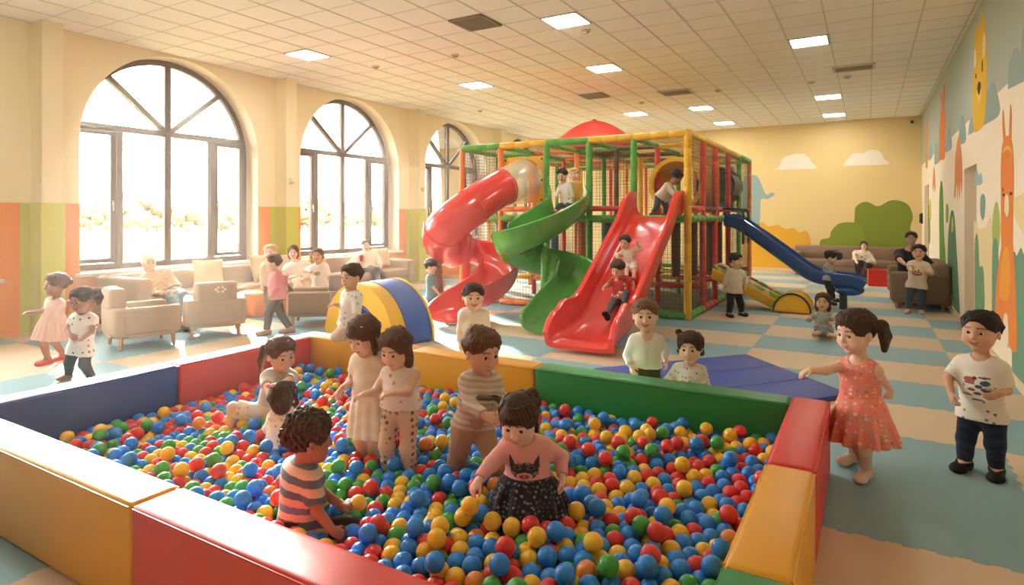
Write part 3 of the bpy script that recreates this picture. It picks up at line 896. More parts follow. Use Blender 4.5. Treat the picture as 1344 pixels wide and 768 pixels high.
# ---- windows ----
FRAME = mat('window_frame_bronze', srgb('#665341'), rough=.45, spec=.4)
m, nt, b = nodes_of('window_glass'); MATS['window_glass'] = m
out = nt.nodes['Material Output']; nt.nodes.remove(b)
tr = N(nt, 'ShaderNodeBsdfTransparent'); tr.inputs[0].default_value = (.97, .97, .96, 1)
gl = N(nt, 'ShaderNodeBsdfGlossy', Roughness=.02); fz = N(nt, 'ShaderNodeFresnel', IOR=1.25); mxs = N(nt, 'ShaderNodeMixShader')
nt.links.new(fz.outputs[0], mxs.inputs[0]); nt.links.new(tr.outputs[0], mxs.inputs[1]); nt.links.new(gl.outputs[0], mxs.inputs[2]); nt.links.new(mxs.outputs[0], out.inputs[0])
GLASS = m
SILLM = mat('window_sill_stone', srgb('#e6dcc6'), rough=.4, spec=.4)
XG = XL-.36
for k, w in enumerate(WIN_Y):
    root = thing('window_%d' % (k+1), (XG, w, SILL)); root['kind'] = 'structure'
    def loc(y, z): return (y, z-SILL)
    bm = BM(); fw = .085; n = 32
    # outer frame: an arched band
    o1 = arch_outline(0, n); o2 = [(-WR+fw, SILL+fw)]+[((WR-fw)*math.cos(PI-PI*i/n), WZ+(WR-fw)*math.sin(PI-PI*i/n)) for i in range(n+1)]+[(WR-fw, SILL+fw)]
    m_ = len(o1)
    R1 = [[bm.verts.new((x, y, z-SILL)) for y, z in o] for o in (o1, o2) for x in (-.04, .04)]
    for i in range(m_):
        j = (i+1) % m_
        bm.faces.new((R1[1][i], R1[1][j], R1[3][j], R1[3][i])); bm.faces.new((R1[0][i], R1[2][i], R1[2][j], R1[0][j]))
        bm.faces.new((R1[2][i], R1[3][i], R1[3][j], R1[2][j])); bm.faces.new((R1[0][i], R1[0][j], R1[1][j], R1[1][i]))
    obj('window_frame', bm, FRAME, root)
    TZ = 2.80-SILL
    bm = BM(); box(bm, (-.045, -WR+.05, TZ-.045), (.045, WR-.05, TZ+.045), bevel=.008); obj('transom', bm, FRAME, root)
    for y, h_ in ((0, WZ+WR-SILL-.05), (-.74, TZ), (.74, TZ)):
        bm = BM(); hw = .05 if y == 0 else .065
        box(bm, (-.043, y-hw, .05), (.043, y+hw, h_), bevel=.008)
        if y: box(bm, (-.055, y-hw*.5, .05), (.055, y+hw*.5, h_-.05), bevel=.008)
        obj('mullion', bm, FRAME, root)
    for s in (-1, 1):                                   # two sloping bars of the fanlight
        a = math.radians(47); p = (0, 0, TZ); q_ = (0, s*math.cos(a)*(1.39), TZ+math.sin(a)*1.39-.21)
        bm = BM(); sweep(bm, [p, q_], [(-.04, -.04), (.04, -.04), (.04, .04), (-.04, .04)], up=Vector((1, 0, 0))); obj('glazing_bar', bm, FRAME, root)
    for s in (-1, 1):                                   # opening side casements
        bm = BM(); y0, y1 = sorted((s*.80, s*(WR-.09)))
        for lo, hi in (((-.03, y0, .1), (.05, y0+.05, TZ-.05)), ((-.03, y1-.05, .1), (.05, y1, TZ-.05)), ((-.03, y0, .1), (.05, y1, .16)), ((-.03, y0, TZ-.11), (.05, y1, TZ-.05))):
            box(bm, lo, hi, bevel=.006)
        cs = obj('casement', bm, FRAME, root)
        bm = BM(); yh = s*.825; box(bm, (.05, yh-.012, .92), (.075, yh+.012, 1.0), bevel=.004); box(bm, (.07, yh-.01, .85), (.09, yh+.01, .98), bevel=.004)
        obj('handle', bm, mat('handle_metal', srgb('#8b8073'), rough=.3, metal=.8), cs)
    bm = BM(); vs = [bm.verts.new((0, y, z-SILL)) for y, z in arch_outline(0, n, WR-.04)]; bm.faces.new(vs); obj('glass_pane', bm, GLASS, root)
    bm = BM(); box(bm, (-.05, -WR-.06, -.055), (.36+.10, WR+.06, -.005), bevel=.012); obj('window_sill', bm, SILLM, root)
# ---- back wall with its painted landscape ----
bm = BM(); box(bm, (XL-.5, YB, 0), (XR+.2, YB+.2, ZC)); wb = struct('wall_back', bm, mat('wall_back_yellow', srgb('#e4c98c'), rough=.85, spec=.15, bump=.05, bscale=100))
def blob_wall(name, pts, conv, off, m, parent, sm=0):
    """a painted shape: a thin film of paint on the wall; pts are corners seen in the photo, conv carries them to the wall"""
    P = [conv(*p) for p in pts]
    if sm: P = smooth_path(P+[P[0]], sm)[:-1]
    bm = BM(); n = Vector(off)
    a = [bm.verts.new(p+n*.3) for p in P]; b2 = [bm.verts.new(p+n) for p in P]
    for tri in tessellate_polygon([[v.co for v in b2]]):
        if len(set(tri)) == 3: bm.faces.new([b2[i] for i in tri])
    for i in range(len(a)): bm.faces.new((a[i], a[(i+1) % len(a)], b2[(i+1) % len(a)], b2[i]))
    return obj(name, bm, m, parent)
def paint(h): return mat('paint_'+h.strip('#'), h, rough=.85, spec=.15, vary=.05, vscale=3)
cb = lambda x, y: on_y(x, y, YB)
qa = lambda x, y: (980+x/4.519, 180+y/4.519)
def B_(name, pts, h, lay=1, sm=4): return blob_wall(name, [qa(*p) for p in pts], cb, (0, -.002*lay, 0), paint(h), wb, sm)
B_('painted_cloud', [(168,194),(195,170),(215,128),(255,108),(320,98),(365,116),(385,150),(410,184),(290,190)], '#f0e4d2')
B_('painted_cloud', [(570,170),(600,128),(640,96),(690,95),(735,76),(790,86),(815,130),(842,160),(700,166)], '#f0e4d2')
B_('painted_tree', [(634,660),(640,470),(650,410),(710,383),(780,410),(860,374),(950,395),(986,470),(970,540),(975,664)], '#7d8a2e')
B_('painted_bush', [(432,655),(440,610),(490,596),(500,560),(545,515),(610,505),(660,515),(690,560),(700,664)], '#879532', 2)
B_('painted_bush', [(-20,760),(-10,560),(60,520),(90,503),(130,530),(180,520),(230,545),(280,540),(310,565),(345,555),(372,580),(382,660),(375,790),(200,800)], '#dfa62f')
B_('painted_bird', [(-30,480),(-20,260),(20,226),(62,232),(90,285),(115,340),(150,328),(166,340),(155,352),(125,368),(85,372),(80,470),(60,560),(-20,560)], '#93a8a4')
# ---- right wall with its painted animals, and the doors in it ----
bm = BM(); DY0, DY1, DH = 9.22, 10.32, 2.14
for lo, hi in (((XR, YF-.2, 0), (XR+.2, DY0, ZC)), ((XR, DY1, 0), (XR+.2, YB+.2, ZC)), ((XR, DY0, DH), (XR+.2, DY1, ZC))): box(bm, lo, hi)
wr = struct('wall_right', bm, mat('wall_right_cream', srgb('#efe0c6'), rough=.85, spec=.15, bump=.05, bscale=100))
cr = lambda x, y: on_x(x, y, XR)
qb = lambda x, y: (1184+x/3.4925, y/3.4925)          # the two close-ups the shapes were read from
qc = lambda x, y: (1184+x/3.2, 180+y/3.2)
def R_(name, pts, h, lay=1, sm=4, q=qb): return blob_wall(name, [q(*p) for p in pts], cr, (-.0009*lay, 0, 0), paint(h), wr, sm)
bm = BM(); box(bm, (XR-.0006, YF, 2.75), (XR+.01, YB, ZC)); obj('painted_sky', bm, paint('#a9b0a2'), wr)
for a in ([(148,730),(150,670),(162,655),(176,700),(175,735),(150,756)], [(122,740),(124,680),(134,655),(140,700),(138,722)], [(196,700),(206,610),(216,588),(226,630),(226,682)],
          [(258,665),(266,560),(280,528),(292,590),(290,650)], [(303,620),(310,560),(322,532),(330,590),(328,606)], [(374,575),(382,450),(400,400),(420,376),(438,430),(445,525)],
          [(486,410),(488,310),(505,250),(525,215),(545,240),(556,120),(600,60),(640,30),(700,60),(700,280)]):
    R_('painted_bush', a, '#93a39a', 2)
R_('painted_bear', [(334,606),(326,560),(324,450),(328,330),(332,235),(336,160),(345,108),(356,140),(362,80),(371,58),(378,100),(386,170),(390,300),(388,420),(378,560),(350,600)], '#d9ae35', 3)
R_('painted_ear', [(370,250),(372,180),(378,150),(384,190),(382,240),(376,265)], '#e2cfa0', 4)
R_('painted_ear', [(330,310),(332,250),(337,225),(342,260),(340,300)], '#e2cfa0', 4)
R_('painted_muzzle', [(346,470),(344,420),(352,395),(362,410),(364,450),(356,470)], '#e0c15f', 4)
R_('painted_nose', [(346,410),(350,380),(360,375),(362,400),(354,436)], '#4a3524', 5)
R_('painted_eye', [(366,330),(367,280),(371,278),(371,325)], '#4a3524', 4); R_('painted_eye', [(337,360),(338,340),(342,338),(342,358)], '#4a3524', 4)
R_('painted_giraffe', [(170,735),(172,600),(176,520),(182,490),(174,440),(176,424),(182,440),(186,488),(190,400),(193,380),(196,400),(194,490),(200,530),(198,640),(195,725)], '#d97b3d', 3)
R_('painted_giraffe', [(108,768),(110,640),(112,560),(116,552),(120,600),(119,700),(117,768)], '#d99440', 3)
R_('painted_squid', [(222,180),(224,90),(232,20),(240,-5),(246,30),(252,100),(254,180),(250,240),(245,182),(241,258),(236,190),(232,262),(229,190),(224,248),(219,252)], '#dd8a50', 3, 3, qc)
R_('painted_squid', [(128,210),(132,140),(136,128),(140,190),(138,232),(133,196),(131,226)], '#dd8a50', 3, 3, qc)
R_('painted_tree', [(158,545),(156,300),(160,205),(166,184),(172,230),(176,400),(182,500),(180,550)], '#5f8a34', 2, 4, qc)
R_('painted_leaf', [(184,350),(184,295),(189,277),(196,305),(194,350),(189,362)], '#7da04a', 2, 4, qc)
R_('painted_tree', [(192,560),(194,420),(203,330),(212,306),(221,340),(228,450),(236,600),(243,768),(225,740),(205,640)], '#5e8560', 3, 4, qc)
R_('painted_leaf', [(208,400),(209,350),(213,335),(217,370),(214,395)], '#cfc25c', 4, 4, qc)
R_('painted_bush', [(108,440),(110,310),(114,285),(118,330),(118,440)], '#7a9540', 2, 4, qc); R_('painted_leaf', [(114,340),(116,270),(121,268),(122,340)], '#d0b33c', 3, 4, qc)
R_('painted_bush', [(304,205),(305,160),(314,132),(322,160),(332,150),(336,195)], '#9fb0a6', 2, 4, qc)
R_('painted_leaf', [(328,300),(330,255),(340,238),(350,260),(348,320),(340,350),(331,330)], '#7f9a86', 2, 4, qc)
R_('painted_hill', [(304,760),(302,370),(320,385),(350,380),(372,340),(384,480),(380,768)], '#e2cf9c', 2, 4, qc)
R_('painted_bush', [(307,745),(306,480),(310,415),(316,408),(322,450),(326,540),(340,545),(346,620),(344,735)], '#6d9068', 3, 4, qc)
R_('painted_leaf', [(380,430),(382,330),(396,270),(408,310),(412,400),(404,480),(390,470)], '#a5b25a', 2, 4, qc)
R_('painted_bush', [(378,745),(380,480),(390,425),(402,450),(408,600),(406,745)], '#6f9376', 3, 4, qc)
R_('painted_hill', [(462,260),(520,230),(560,210),(560,470),(470,330)], '#e5cf98', 2, 4, qc)
R_('painted_bush', [(462,990),(466,520),(482,500),(492,480),(502,465),(512,490),(540,420),(600,400),(640,440),(640,1300)], '#6f9376', 3, 4, qc)
R_('painted_rabbit', [(392,768),(398,610),(412,500),(418,460),(416,400),(417,300),(416,150),(420,50),(430,8),(445,-6),(459,10),(466,50),(470,150),(468,300),(466,440),(474,540),(480,700),(482,900),(440,860)], '#df8440', 4, 4, qc)
R_('painted_ear', [(426,22),(422,-60),(424,-118),(429,-90),(434,-20),(434,22)], '#df8440', 3, 4, qc)
R_('painted_ear', [(449,20),(452,-60),(456,-138),(461,-100),(460,-20),(458,26)], '#df8440', 3, 4, qc)
R_('painted_belly', [(410,670),(414,560),(428,480),(445,460),(455,520),(455,640),(440,690)], '#e79a42', 5, 4, qc)
R_('painted_muzzle', [(432,310),(434,260),(442,240),(450,265),(450,310),(442,336)], '#e8d8b8', 5, 4, qc)
R_('painted_stripe', [(424,70),(432,45),(446,36),(458,48),(464,72),(456,58),(445,52),(434,58)], '#e2b25e', 5, 3, qc)
R_('painted_paw', [(426,860),(428,770),(436,740),(446,765),(448,880)], '#e8d8b8', 6, 4, qc)
for pts in ([(424,228),(424,215),(427,215),(427,228)], [(424,247),(425,237),(432,238),(431,248)], [(455,243),(456,230),(464,232),(463,244)]): R_('painted_eye', pts, '#4a3524', 6, 2, qc)
bm = BM(); box(bm, (XR+.14, DY0, 0), (XR+.19, DY1, DH), bevel=.004); d1 = struct('door_1', bm, mat('door_cream', srgb('#bfa988'), rough=.6))
bm = BM(); box(bm, (XR+.1, DY0+.06, .98), (XR+.14, DY0+.18, 1.02), bevel=.006); obj('door_handle', bm, mat('handle_metal', '#8b8073'), d1)
bm = BM()
for lo, hi in (((XR-.012, 16.0, 0), (XR+.02, 16.08, 2.2)), ((XR-.012, 16.9, 0), (XR+.02, 16.98, 2.2)), ((XR-.012, 16.0, 2.12), (XR+.02, 16.98, 2.2)), ((XR-.006, 16.08, 0), (XR+.02, 16.9, 2.12))): box(bm, lo, hi)
struct('door_2', bm, mat('door_cream', '#bfa988'))
for nm, lo, hi in (('baseboard_right', (XR-.016, YF, 0), (XR+.01, DY0, .09)), ('baseboard_right', (XR-.016, DY1, 0), (XR+.01, 16.0, .09)), ('baseboard_back', (XL, YB-.016, 0), (XR, YB+.01, .09))):
    bm = BM(); box(bm, lo, hi, bevel=.005); struct(nm, bm, mat('baseboard_cream', srgb('#dcc49c'), rough=.5))
bm = BM(); box(bm, (XL-.5, YF-.2, 0), (XR+.2, YF, ZC)); struct('wall_front', bm, mat('wall_front_tan', srgb('#9c8464'), rough=.85))
# ---- ceiling fittings ----
LIGHT_M = emit_mat('light_panel', (1.0, .97, .91), 42.0)
TRIM_M = mat('fitting_white', srgb('#d8cbb4'), rough=.5)
DARKV = mat('vent_dark', srgb('#55483a'), rough=.7); VENTM = mat('vent_slat', srgb('#8f8069'), rough=.5)
LBL = {0: 'square ceiling light panel nearest the first arched window', 1: 'square ceiling light panel above the red tube slide, by the windows', 2: 'largest square ceiling light panel at the top of the picture',
       3: 'ceiling light panel in the middle, just left above the red dome', 4: 'small ceiling light panel just right above the red dome', 5: 'small ceiling light panel in the farthest rows, above the yellow corner post',
       6: 'smallest ceiling light panel nearest the back wall behind the play frame', 7: 'square ceiling light panel nearest the painted animal wall', 8: 'ceiling light panel second from last in the row by the animal wall',
       9: 'last ceiling light panel of the row by the animal wall, nearest the clouds'}
LPOS = [(396,73),(621,112),(745,25),(799,89),(843,150),(935,142),(962,160),(1039,58),(1077,129),(1088,150)]
def ceiling_panel(x, y, label, group='square light panels in the ceiling'):
    t = thing('ceiling_light', (x, y, ZC-.012), 0, label, 'ceiling light', group)
    bm = BM(); s = TS/2-.012
    for lo, hi in (((-s, -s, -.004), (s, -s+.018, .014)), ((-s, s-.018, -.004), (s, s, .014)), ((-s, -s, -.004), (-s+.018, s, .014)), ((s-.018, -s, -.004), (s, s, .014))): box(bm, lo, hi)
    obj('light_frame', bm, TRIM_M, t)
    bm = BM(); box(bm, (-s+.018, -s+.018, 0), (s-.018, s-.018, .012)); obj('diffuser', bm, LIGHT_M, t)
def snap(p):
    return (GX+(math.floor((p.x-GX)/TS)+.5)*TS, GY+(math.floor((p.y-GY)/TS)+.5)*TS)
for i, p in enumerate(LPOS):
    x, y = snap(on_z(*p, ZC)); ceiling_panel(x, y, LBL[i])
for x, y in ((-3.3, 2.1), (-6.4, 2.1)):
    x, y = snap(Vector((x, y, 0))); ceiling_panel(x, y, 'ceiling light panel above and behind the ball pit, out of the picture')
def vent(p, w, h, label, dark):
    x, y = snap(on_z(*p, ZC)); t = thing('ceiling_vent', (x, y, ZC-.012), 0, label, 'vent', 'air vents in the ceiling')
    bm = BM(); s, s2 = w/2, h/2
    for lo, hi in (((-s, -s2, -.012), (s, -s2+.04, .014)), ((-s, s2-.04, -.012), (s, s2, .014)), ((-s, -s2, -.012), (-s+.04, s2, .014)), ((s-.04, -s2, -.012), (s, s2, .014))): box(bm, lo, hi, bevel=.004)
    obj('vent_frame', bm, VENTM if dark else TRIM_M, t)
    bm = BM(); box(bm, (-s+.03, -s2+.03, .008), (s-.03, s2-.03, .016)); obj('backing', bm, DARKV, t)
    bm = BM(); n = int((h-.1)/.035)
    for i in range(n):
        yy = -s2+.06+i*(h-.12)/(n-1); box(bm, (-s+.035, yy-.008, -.006), (s-.035, yy+.008, .002), M=None)
    obj('slats', bm, VENTM, t)
vent((619,30), .5, .5, 'dark square air vent left of the largest light panel', True)
vent((787,126), .5, .5, 'dark flat air vent above the red dome', True)
vent((893,117), .62, .5, 'pale framed air conditioner grille left of the middle of the ceiling', False)
vent((1110,92), .62, .42, 'pale air conditioner grille near the animal wall', False)
DL = ['round smoke detector beside the dark square vent', 'round smoke detector below the largest light panel', 'smoke detector by the arched windows, above the play frame', 'smoke detector between dark vent and light panels over the dome',
      'smoke detector just beyond the middle air conditioner grille', 'smoke detector left below the grille near the animal wall', 'smoke detector right below the grille near the animal wall', 'small smoke detector on the ceiling near the first arched window']
for i, p in enumerate([(597,72),(769,40),(630,145),(842,134),(942,118),(1065,107),(1112,100),(493,87)]):
    c = on_z(*p, ZC); t = thing('smoke_detector', (c.x, c.y, ZC), 0, DL[i], 'smoke detector', 'smoke detectors on the ceiling')
    bm = BM(); lathe(bm, [(.065, 0), (.065, -.012), (.05, -.018)], 18); obj('base_plate', bm, TRIM_M, t, smooth=40)
    bm = BM(); lathe(bm, [(.046, -.016), (.044, -.03), (.03, -.042), (.005, -.044)], 18); obj('sensor_head', bm, mat('sensor_grey', srgb('#b7a98f'), rough=.5), t, smooth=40)
def cam_device(name, loc, label, cat, face, col):
    t = thing(name, loc, face, label, cat)
    bm = BM(); box(bm, (-.05, -.012, -.05), (.05, .012, .05), bevel=.008); obj('mount_plate', bm, TRIM_M, t)
    bm = BM(); cyl(bm, (0, -.01, 0), (0, -.06, 0), .036, .03, 16); ball(bm, (0, -.06, 0), .032, 14, 8); obj('lens_housing', bm, mat('dev_'+col.strip('#'), col, rough=.3), t, smooth=50)
cam_device('motion_sensor', (XL+.305, 7.44, 2.13), 'white motion sensor on the pier right of the first full window', 'motion sensor', PI/2, '#e6dcc8')
cam_device('motion_sensor', (XL+.305, 11.16, 2.13), 'white motion sensor on the pier beside the play frame', 'motion sensor', PI/2, '#e6dcc8')
p = on_y(1197, 160, YB-.02); cam_device('security_camera', (p.x, YB-.012, p.z), 'small black security camera high in the back corner', 'camera', 0, '#1d1a18')
p = on_x(1211, 290, XR); t = thing('wall_phone', (XR-.02, p.y, 1.45), 0, 'small dark intercom on the wall beside the far door', 'intercom')
bm = BM(); box(bm, (-.02, -.07, -.13), (.02, .07, .13), bevel=.012); obj('housing', bm, mat('dark_plastic', '#2a2522', rough=.4), t)
bm = BM(); box(bm, (-.045, -.025, -.11), (-.018, .025, .11), bevel=.012); obj('handset', bm, mat('dark_plastic', '#2a2522'), t)
# ---- outdoors beyond the windows ----
bm = BM(); box(bm, (-160, -120, -1.0), (XL-TH-.3, 140, -.6)); struct('ground', bm, mat('dry_meadow', srgb('#7d7050'), rough=.95, vary=.2, vscale=.3))
TREE_M = mat('haze_paled_foliage', srgb('#877d5e'), rough=.95, spec=.05, bump=.6, bscale=3, vary=.25, vscale=1.5)  # outdoor haze is put into this colour: foliage paled to look faint
TRUNK_M = mat('tree_bark', srgb('#7d6548'), rough=.95)
rng = random.Random(4)
def tree(x, y, h, label):
    t = thing('tree', (x, y, -.6), rng.random()*6, label, 'tree', 'trees beyond the windows')
    bm = BM(); cyl(bm, (0, 0, 0), (.2, 0, h*.5), h*.03, h*.018, 10); cyl(bm, (.1, 0, h*.3), (h*.15, .1, h*.6), h*.014, h*.008, 8); cyl(bm, (.1, 0, h*.35), (-h*.16, .1, h*.62), h*.014, h*.008, 8)
    obj('trunk', bm, TRUNK_M, t, smooth=40)
    r = np.random.RandomState(int(abs(x*7+y*3)) % 9999); ops = []
    for i in range(34):
        v = r.normal(size=3); v /= np.linalg.norm(v); k = .5+.5*r.rand()
        c = np.array((v[0]*h*.36*k, v[1]*h*.36*k, h*.52+v[2]*h*.40*k)); rr = h*(.08+.06*r.rand())
        ops.append(('u', Cone(c, c+1e-4, rr, rr), h*.03))
    V, Q_ = mesh_sdf([(o, s_, k) for o, s_, k in ops], h*.022, pad=.1)
    r2 = np.zeros(len(V))
    for i in range(5):
        k = r.normal(size=3)*(12/h*(1+i)); r2 += np.sin(V@k+r.rand()*6)/(1+.4*i)
    V = V+vert_normals(V, Q_)*(r2*h*.009)[:, None]
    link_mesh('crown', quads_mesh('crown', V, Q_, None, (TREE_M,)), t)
    return t
TL_ = []
for i in range(125):
    y = -14+i*.84+rng.uniform(-1, 1); TL_.append((-84+rng.uniform(-12, 12)-.2*y, y*1.75, rng.uniform(3.8, 6.4)))
kinds = []
for i, (x, y, h) in enumerate(TL_):
    if i < 7: kinds.append((tree(x, y, h, 'tree paled to look hazy, far beyond the arched windows'), h)); continue
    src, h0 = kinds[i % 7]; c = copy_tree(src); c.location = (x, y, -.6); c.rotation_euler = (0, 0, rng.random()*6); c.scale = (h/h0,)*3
# ================= the play frame and its slides =================
PADC = dict(y=mat('pad_yellow', srgb('#e8b52c'), rough=.5, spec=.35, bump=.08, bscale=70, vary=.06), g=mat('pad_green', srgb('#5aa33c'), rough=.5, spec=.35, bump=.08, bscale=70, vary=.06),
            r=mat('pad_red', srgb('#cf4433'), rough=.5, spec=.35, bump=.08, bscale=70, vary=.06), o=mat('pad_orange', srgb('#dd7f35'), rough=.5, spec=.35, bump=.08, bscale=70, vary=.06),
            d=mat('pad_darkgreen', srgb('#2f7038'), rough=.5, spec=.35, bump=.08, bscale=70, vary=.06), b=mat('pad_blue', srgb('#4f7f9c'), rough=.5, spec=.35, bump=.08, bscale=70, vary=.06),
            w=mat('pad_brown', srgb('#6b4a30'), rough=.6, spec=.3, bump=.08, bscale=70, vary=.06))
SEAM = mat('pad_seam', srgb('#6d5a35'), rough=.7)
PF = thing('play_frame', (-4.24, 11.45, 0), 0, 'large netted climbing frame of padded yellow, green and red posts', 'climbing frame')
OFF = Vector((-4.24, 11.45, 0))
def pad(name, p, q, r, c, ring=.26):
    """a pipe in a foam sleeve; tape rings mark the joints"""
    p, q = Vector(p)-OFF, Vector(q)-OFF; L = (q-p).length; n = max(1, int(L/ring)); bm = BM()
    prof = [(r*.9, 0), (r, .006)]
    for i in range(1, n):
        z = L*i/n; prof += [(r, z-.008), (r*.93, z-.003), (r*.93, z+.003), (r, z+.008)]
    prof += [(r, L-.006), (r*.9, L)]
    M4 = Matrix.Translation(p) @ (q-p).to_track_quat('Z', 'Y').to_matrix().to_4x4()
    lathe(bm, prof, 12, M=M4)
    return obj(name, bm, PADC[c], PF, smooth=50)
FX = [-6.23, -5.43, -4.55, -3.8, -3.07, -2.26]; TOPZ = 2.7
FY, BY = 8.9, 14.05
for x, c in zip(FX, 'oogggy'): pad('post', (x, FY, 0), (x, FY, TOPZ+(.06 if c == 'y' else 0)), .05 if c != 'y' else .056, c)
for (x0, x1), c in zip(zip(FX, FX[1:]), 'gygyy'): pad('top_beam', (x0, FY, TOPZ), (x1, FY, TOPZ), .056, c, .22)
SYR = [8.9, 9.74, 10.62, 11.73, 12.81, 14.05]
for y, c in zip(SYR[1:], 'rrrgo'): pad('post', (-2.24, y, 0), (-2.24, y, TOPZ), .048, c)
for (y0, y1), c in zip(zip(SYR, SYR[1:]), 'yyyyg'): pad('top_beam', (-2.24, y0, TOPZ), (-2.24, y1, TOPZ), .052, c, .22)
for (y0, y1), c, c2 in zip(zip(SYR, SYR[1:]), 'ggggg', 'rwrww'):
    pad('deck_beam', (-2.24, y0, 1.47), (-2.24, y1, 1.47), .05, c); pad('rail', (-2.24, y0, 1.62), (-2.24, y1, 1.62), .042, c2)
for (y0, y1), c in zip(zip(SYR, SYR[1:]), 'grgrg'): pad('ground_beam', (-2.24, y0, .06), (-2.24, y1, .06), .055, c)
for (x0, x1), c, c2 in zip(zip(FX, FX[1:]), 'ggggg', 'roo r'):
    pad('deck_beam', (x0, FY, 1.47), (x1, FY, 1.47), .05, c)
for x0, x1, c in ((-6.23, -5.43, 'r'), (-5.43, -4.55, 'o'), (-3.8, -3.3, 'r')): pad('rail', (x0, FY, 1.62), (x1, FY, 1.62), .042, c)
for (x0, x1), c in zip(zip(FX, FX[1:]), 'gogyg'): pad('ground_beam', (x0, FY, .06), (x1, FY, .06), .055, c)
inner = {10.1: 'drowrr', 11.4: 'orgygo', 12.7: 'goyroy', 14.05: 'yrogyo'}
for y, cs in inner.items():
    for x, c in list(zip(FX, cs))[:-1]: pad('post', (x, y, 0), (x, y, TOPZ), .046, c, .4)
    for (x0, x1), c in zip(zip(FX, FX[1:]), 'gogwy'): pad('top_beam', (x0, y, TOPZ-.02), (x1, y, TOPZ-.02), .042, c, .4)
    for (x0, x1), c in zip(zip(FX, FX[1:]), 'rgogr'): pad('deck_beam', (x0, y, 1.46), (x1, y, 1.46), .042, c, .4)
    for (x0, x1), c in zip(zip(FX, FX[1:]), 'yogyr'): pad('low_rail', (x0, y, .36), (x1, y, .36), .05, c, .4)
for x in FX[:-1]:
    for (y0, y1), c in zip(((FY, 11.4), (11.4, BY)), 'go'):
        pad('top_beam', (x, y0, TOPZ-.02), (x, y1, TOPZ-.02), .04, c, .5); pad('deck_beam', (x, y0, 1.46), (x, y1, 1.46), .04, c, .5)
for x, y, c in ((-5.85, 9.7, 'b'), (-5.2, 9.6, 'y'), (-4.9, 9.9, 'b'), (-4.2, 9.5, 'o'), (-3.9, 9.9, 'b'), (-3.45, 9.6, 'r'), (-2.9, 10.6, 'w'), (-2.7, 11.0, 'w'), (-2.6, 11.9, 'w'), (-2.55, 12.4, 'w'), (-3.4, 10.9, 'w'), (-5.6, 10.6, 'd')):
    pad('hanging_roller', (x, y, .45), (x, y, 1.40), .075, c, .5)
def part_box(name, lo, hi, m, bevel=.02):
    bm = BM(); box(bm, [a-b for a, b in zip(lo, OFF)], [a-b for a, b in zip(hi, OFF)], bevel=bevel); return obj(name, bm, m, PF, smooth=40)
DECK = mat('deck_vinyl', srgb('#a98a4a'), rough=.6, vary=.1); YP = mat('panel_yellow', srgb('#e3a92c'), rough=.4, spec=.4, vary=.04)
part_box('deck', (-4.5, 8.98, 1.40), (-2.3, BY, 1.50), DECK); part_box('deck', (-6.2, 8.98, 1.40), (-4.55, BY, 1.50), DECK)
part_box('ground_pad', (-6.2, 8.98, .002), (-2.3, BY, .05), mat('pad_floor', srgb('#6d6a55'), rough=.6, vary=.15))
def ring_panel(name, x0, x1, z0, z1, y, cx, cz, r, m, t=.05):
    """an upright panel with a round hole"""
    bm = BM(); n = 32
    def per(i):
        a = 2*PI*i/n; c, s = math.cos(a), math.sin(a); k = min((x1-cx)/c if c > 1e-6 else 1e9, (x0-cx)/c if c < -1e-6 else 1e9, (z1-cz)/s if s > 1e-6 else 1e9, (z0-cz)/s if s < -1e-6 else 1e9)
        return (cx+c*k, cz+s*k), (cx+r*c, cz+r*s)
    R = [[], [], [], []]
    for i in range(n):
        o, h = per(i)
        for k, (p, yy) in enumerate(((o, y-t/2), (h, y-t/2), (h, y+t/2), (o, y+t/2))): R[k].append(bm.verts.new(Vector((p[0], yy, p[1]))-OFF))
    for i in range(n):
        j = (i+1) % n
        for k in range(4): bm.faces.new((R[k][i], R[k][j], R[(k+1) % 4][j], R[(k+1) % 4][i]))
    return obj(name, bm, m, PF)
ring_panel('tube_panel', -5.40, -4.60, 1.72, 2.50, 8.96, -5.02, 2.10, .37, YP)
ring_panel('crawl_panel', -3.05, -2.30, 1.55, 2.55, 11.25, -2.72, 2.05, .34, YP)
bm = BM()
for i in range(12):
    a = 2*PI*i/12+.2
for x, z in ((-5.35, 2.45), (-4.65, 2.45), (-5.35, 1.77), (-4.65, 1.77), (-4.65, 2.1), (-5.35, 2.1)): cyl(bm, Vector((x, 8.93, z))-OFF, Vector((x, 8.918, z))-OFF, .018, n=8)
obj('bolt', bm, mat('bolt_dark', '#5a4630', rough=.4), PF)
def tube_between(bm, path, r, t=.02, n=24, mi=0):
    a = sweep(bm, path, circle_prof(r, n), cap=False, mi=mi); b2 = sweep(bm, path, circle_prof(r-t, n), cap=False, mi=mi)
    for e, f in ((a[0], b2[0]), (a[-1], b2[-1])):
        for j in range(n): bm.faces.new((e[j], e[(j+1) % n], f[(j+1) % n], f[j])).material_index = mi
bm = BM(); tube_between(bm, [Vector((-2.72, 9.95, 2.02))-OFF, Vector((-2.72, 10.6, 2.03))-OFF, Vector((-2.72, 11.22, 2.05))-OFF], .42, .03); obj('crawl_tube', bm, YP, PF, smooth=40)
bm = BM(); tube_between(bm, [Vector((-2.72, 9.93, 2.02))-OFF, Vector((-2.72, 9.99, 2.02))-OFF], .45, .07); obj('tube_rim', bm, PADC['y'], PF, smooth=40)
bm = BM(); tube_between(bm, [Vector((-2.55, 12.1, 2.1))-OFF, Vector((-2.55, 13.0, 2.1))-OFF], .36, .03); obj('crawl_tube', bm, mat('tube_black', '#26231f', rough=.5), PF, smooth=40)
part_box('rear_panel', (-3.0, 12.9, 1.6), (-2.35, 12.94, 2.5), mat('panel_teal', srgb('#7ea3a8'), rough=.6)); part_box('rear_panel', (-2.95, 12.86, 1.75), (-2.45, 12.89, 2.0), YP)
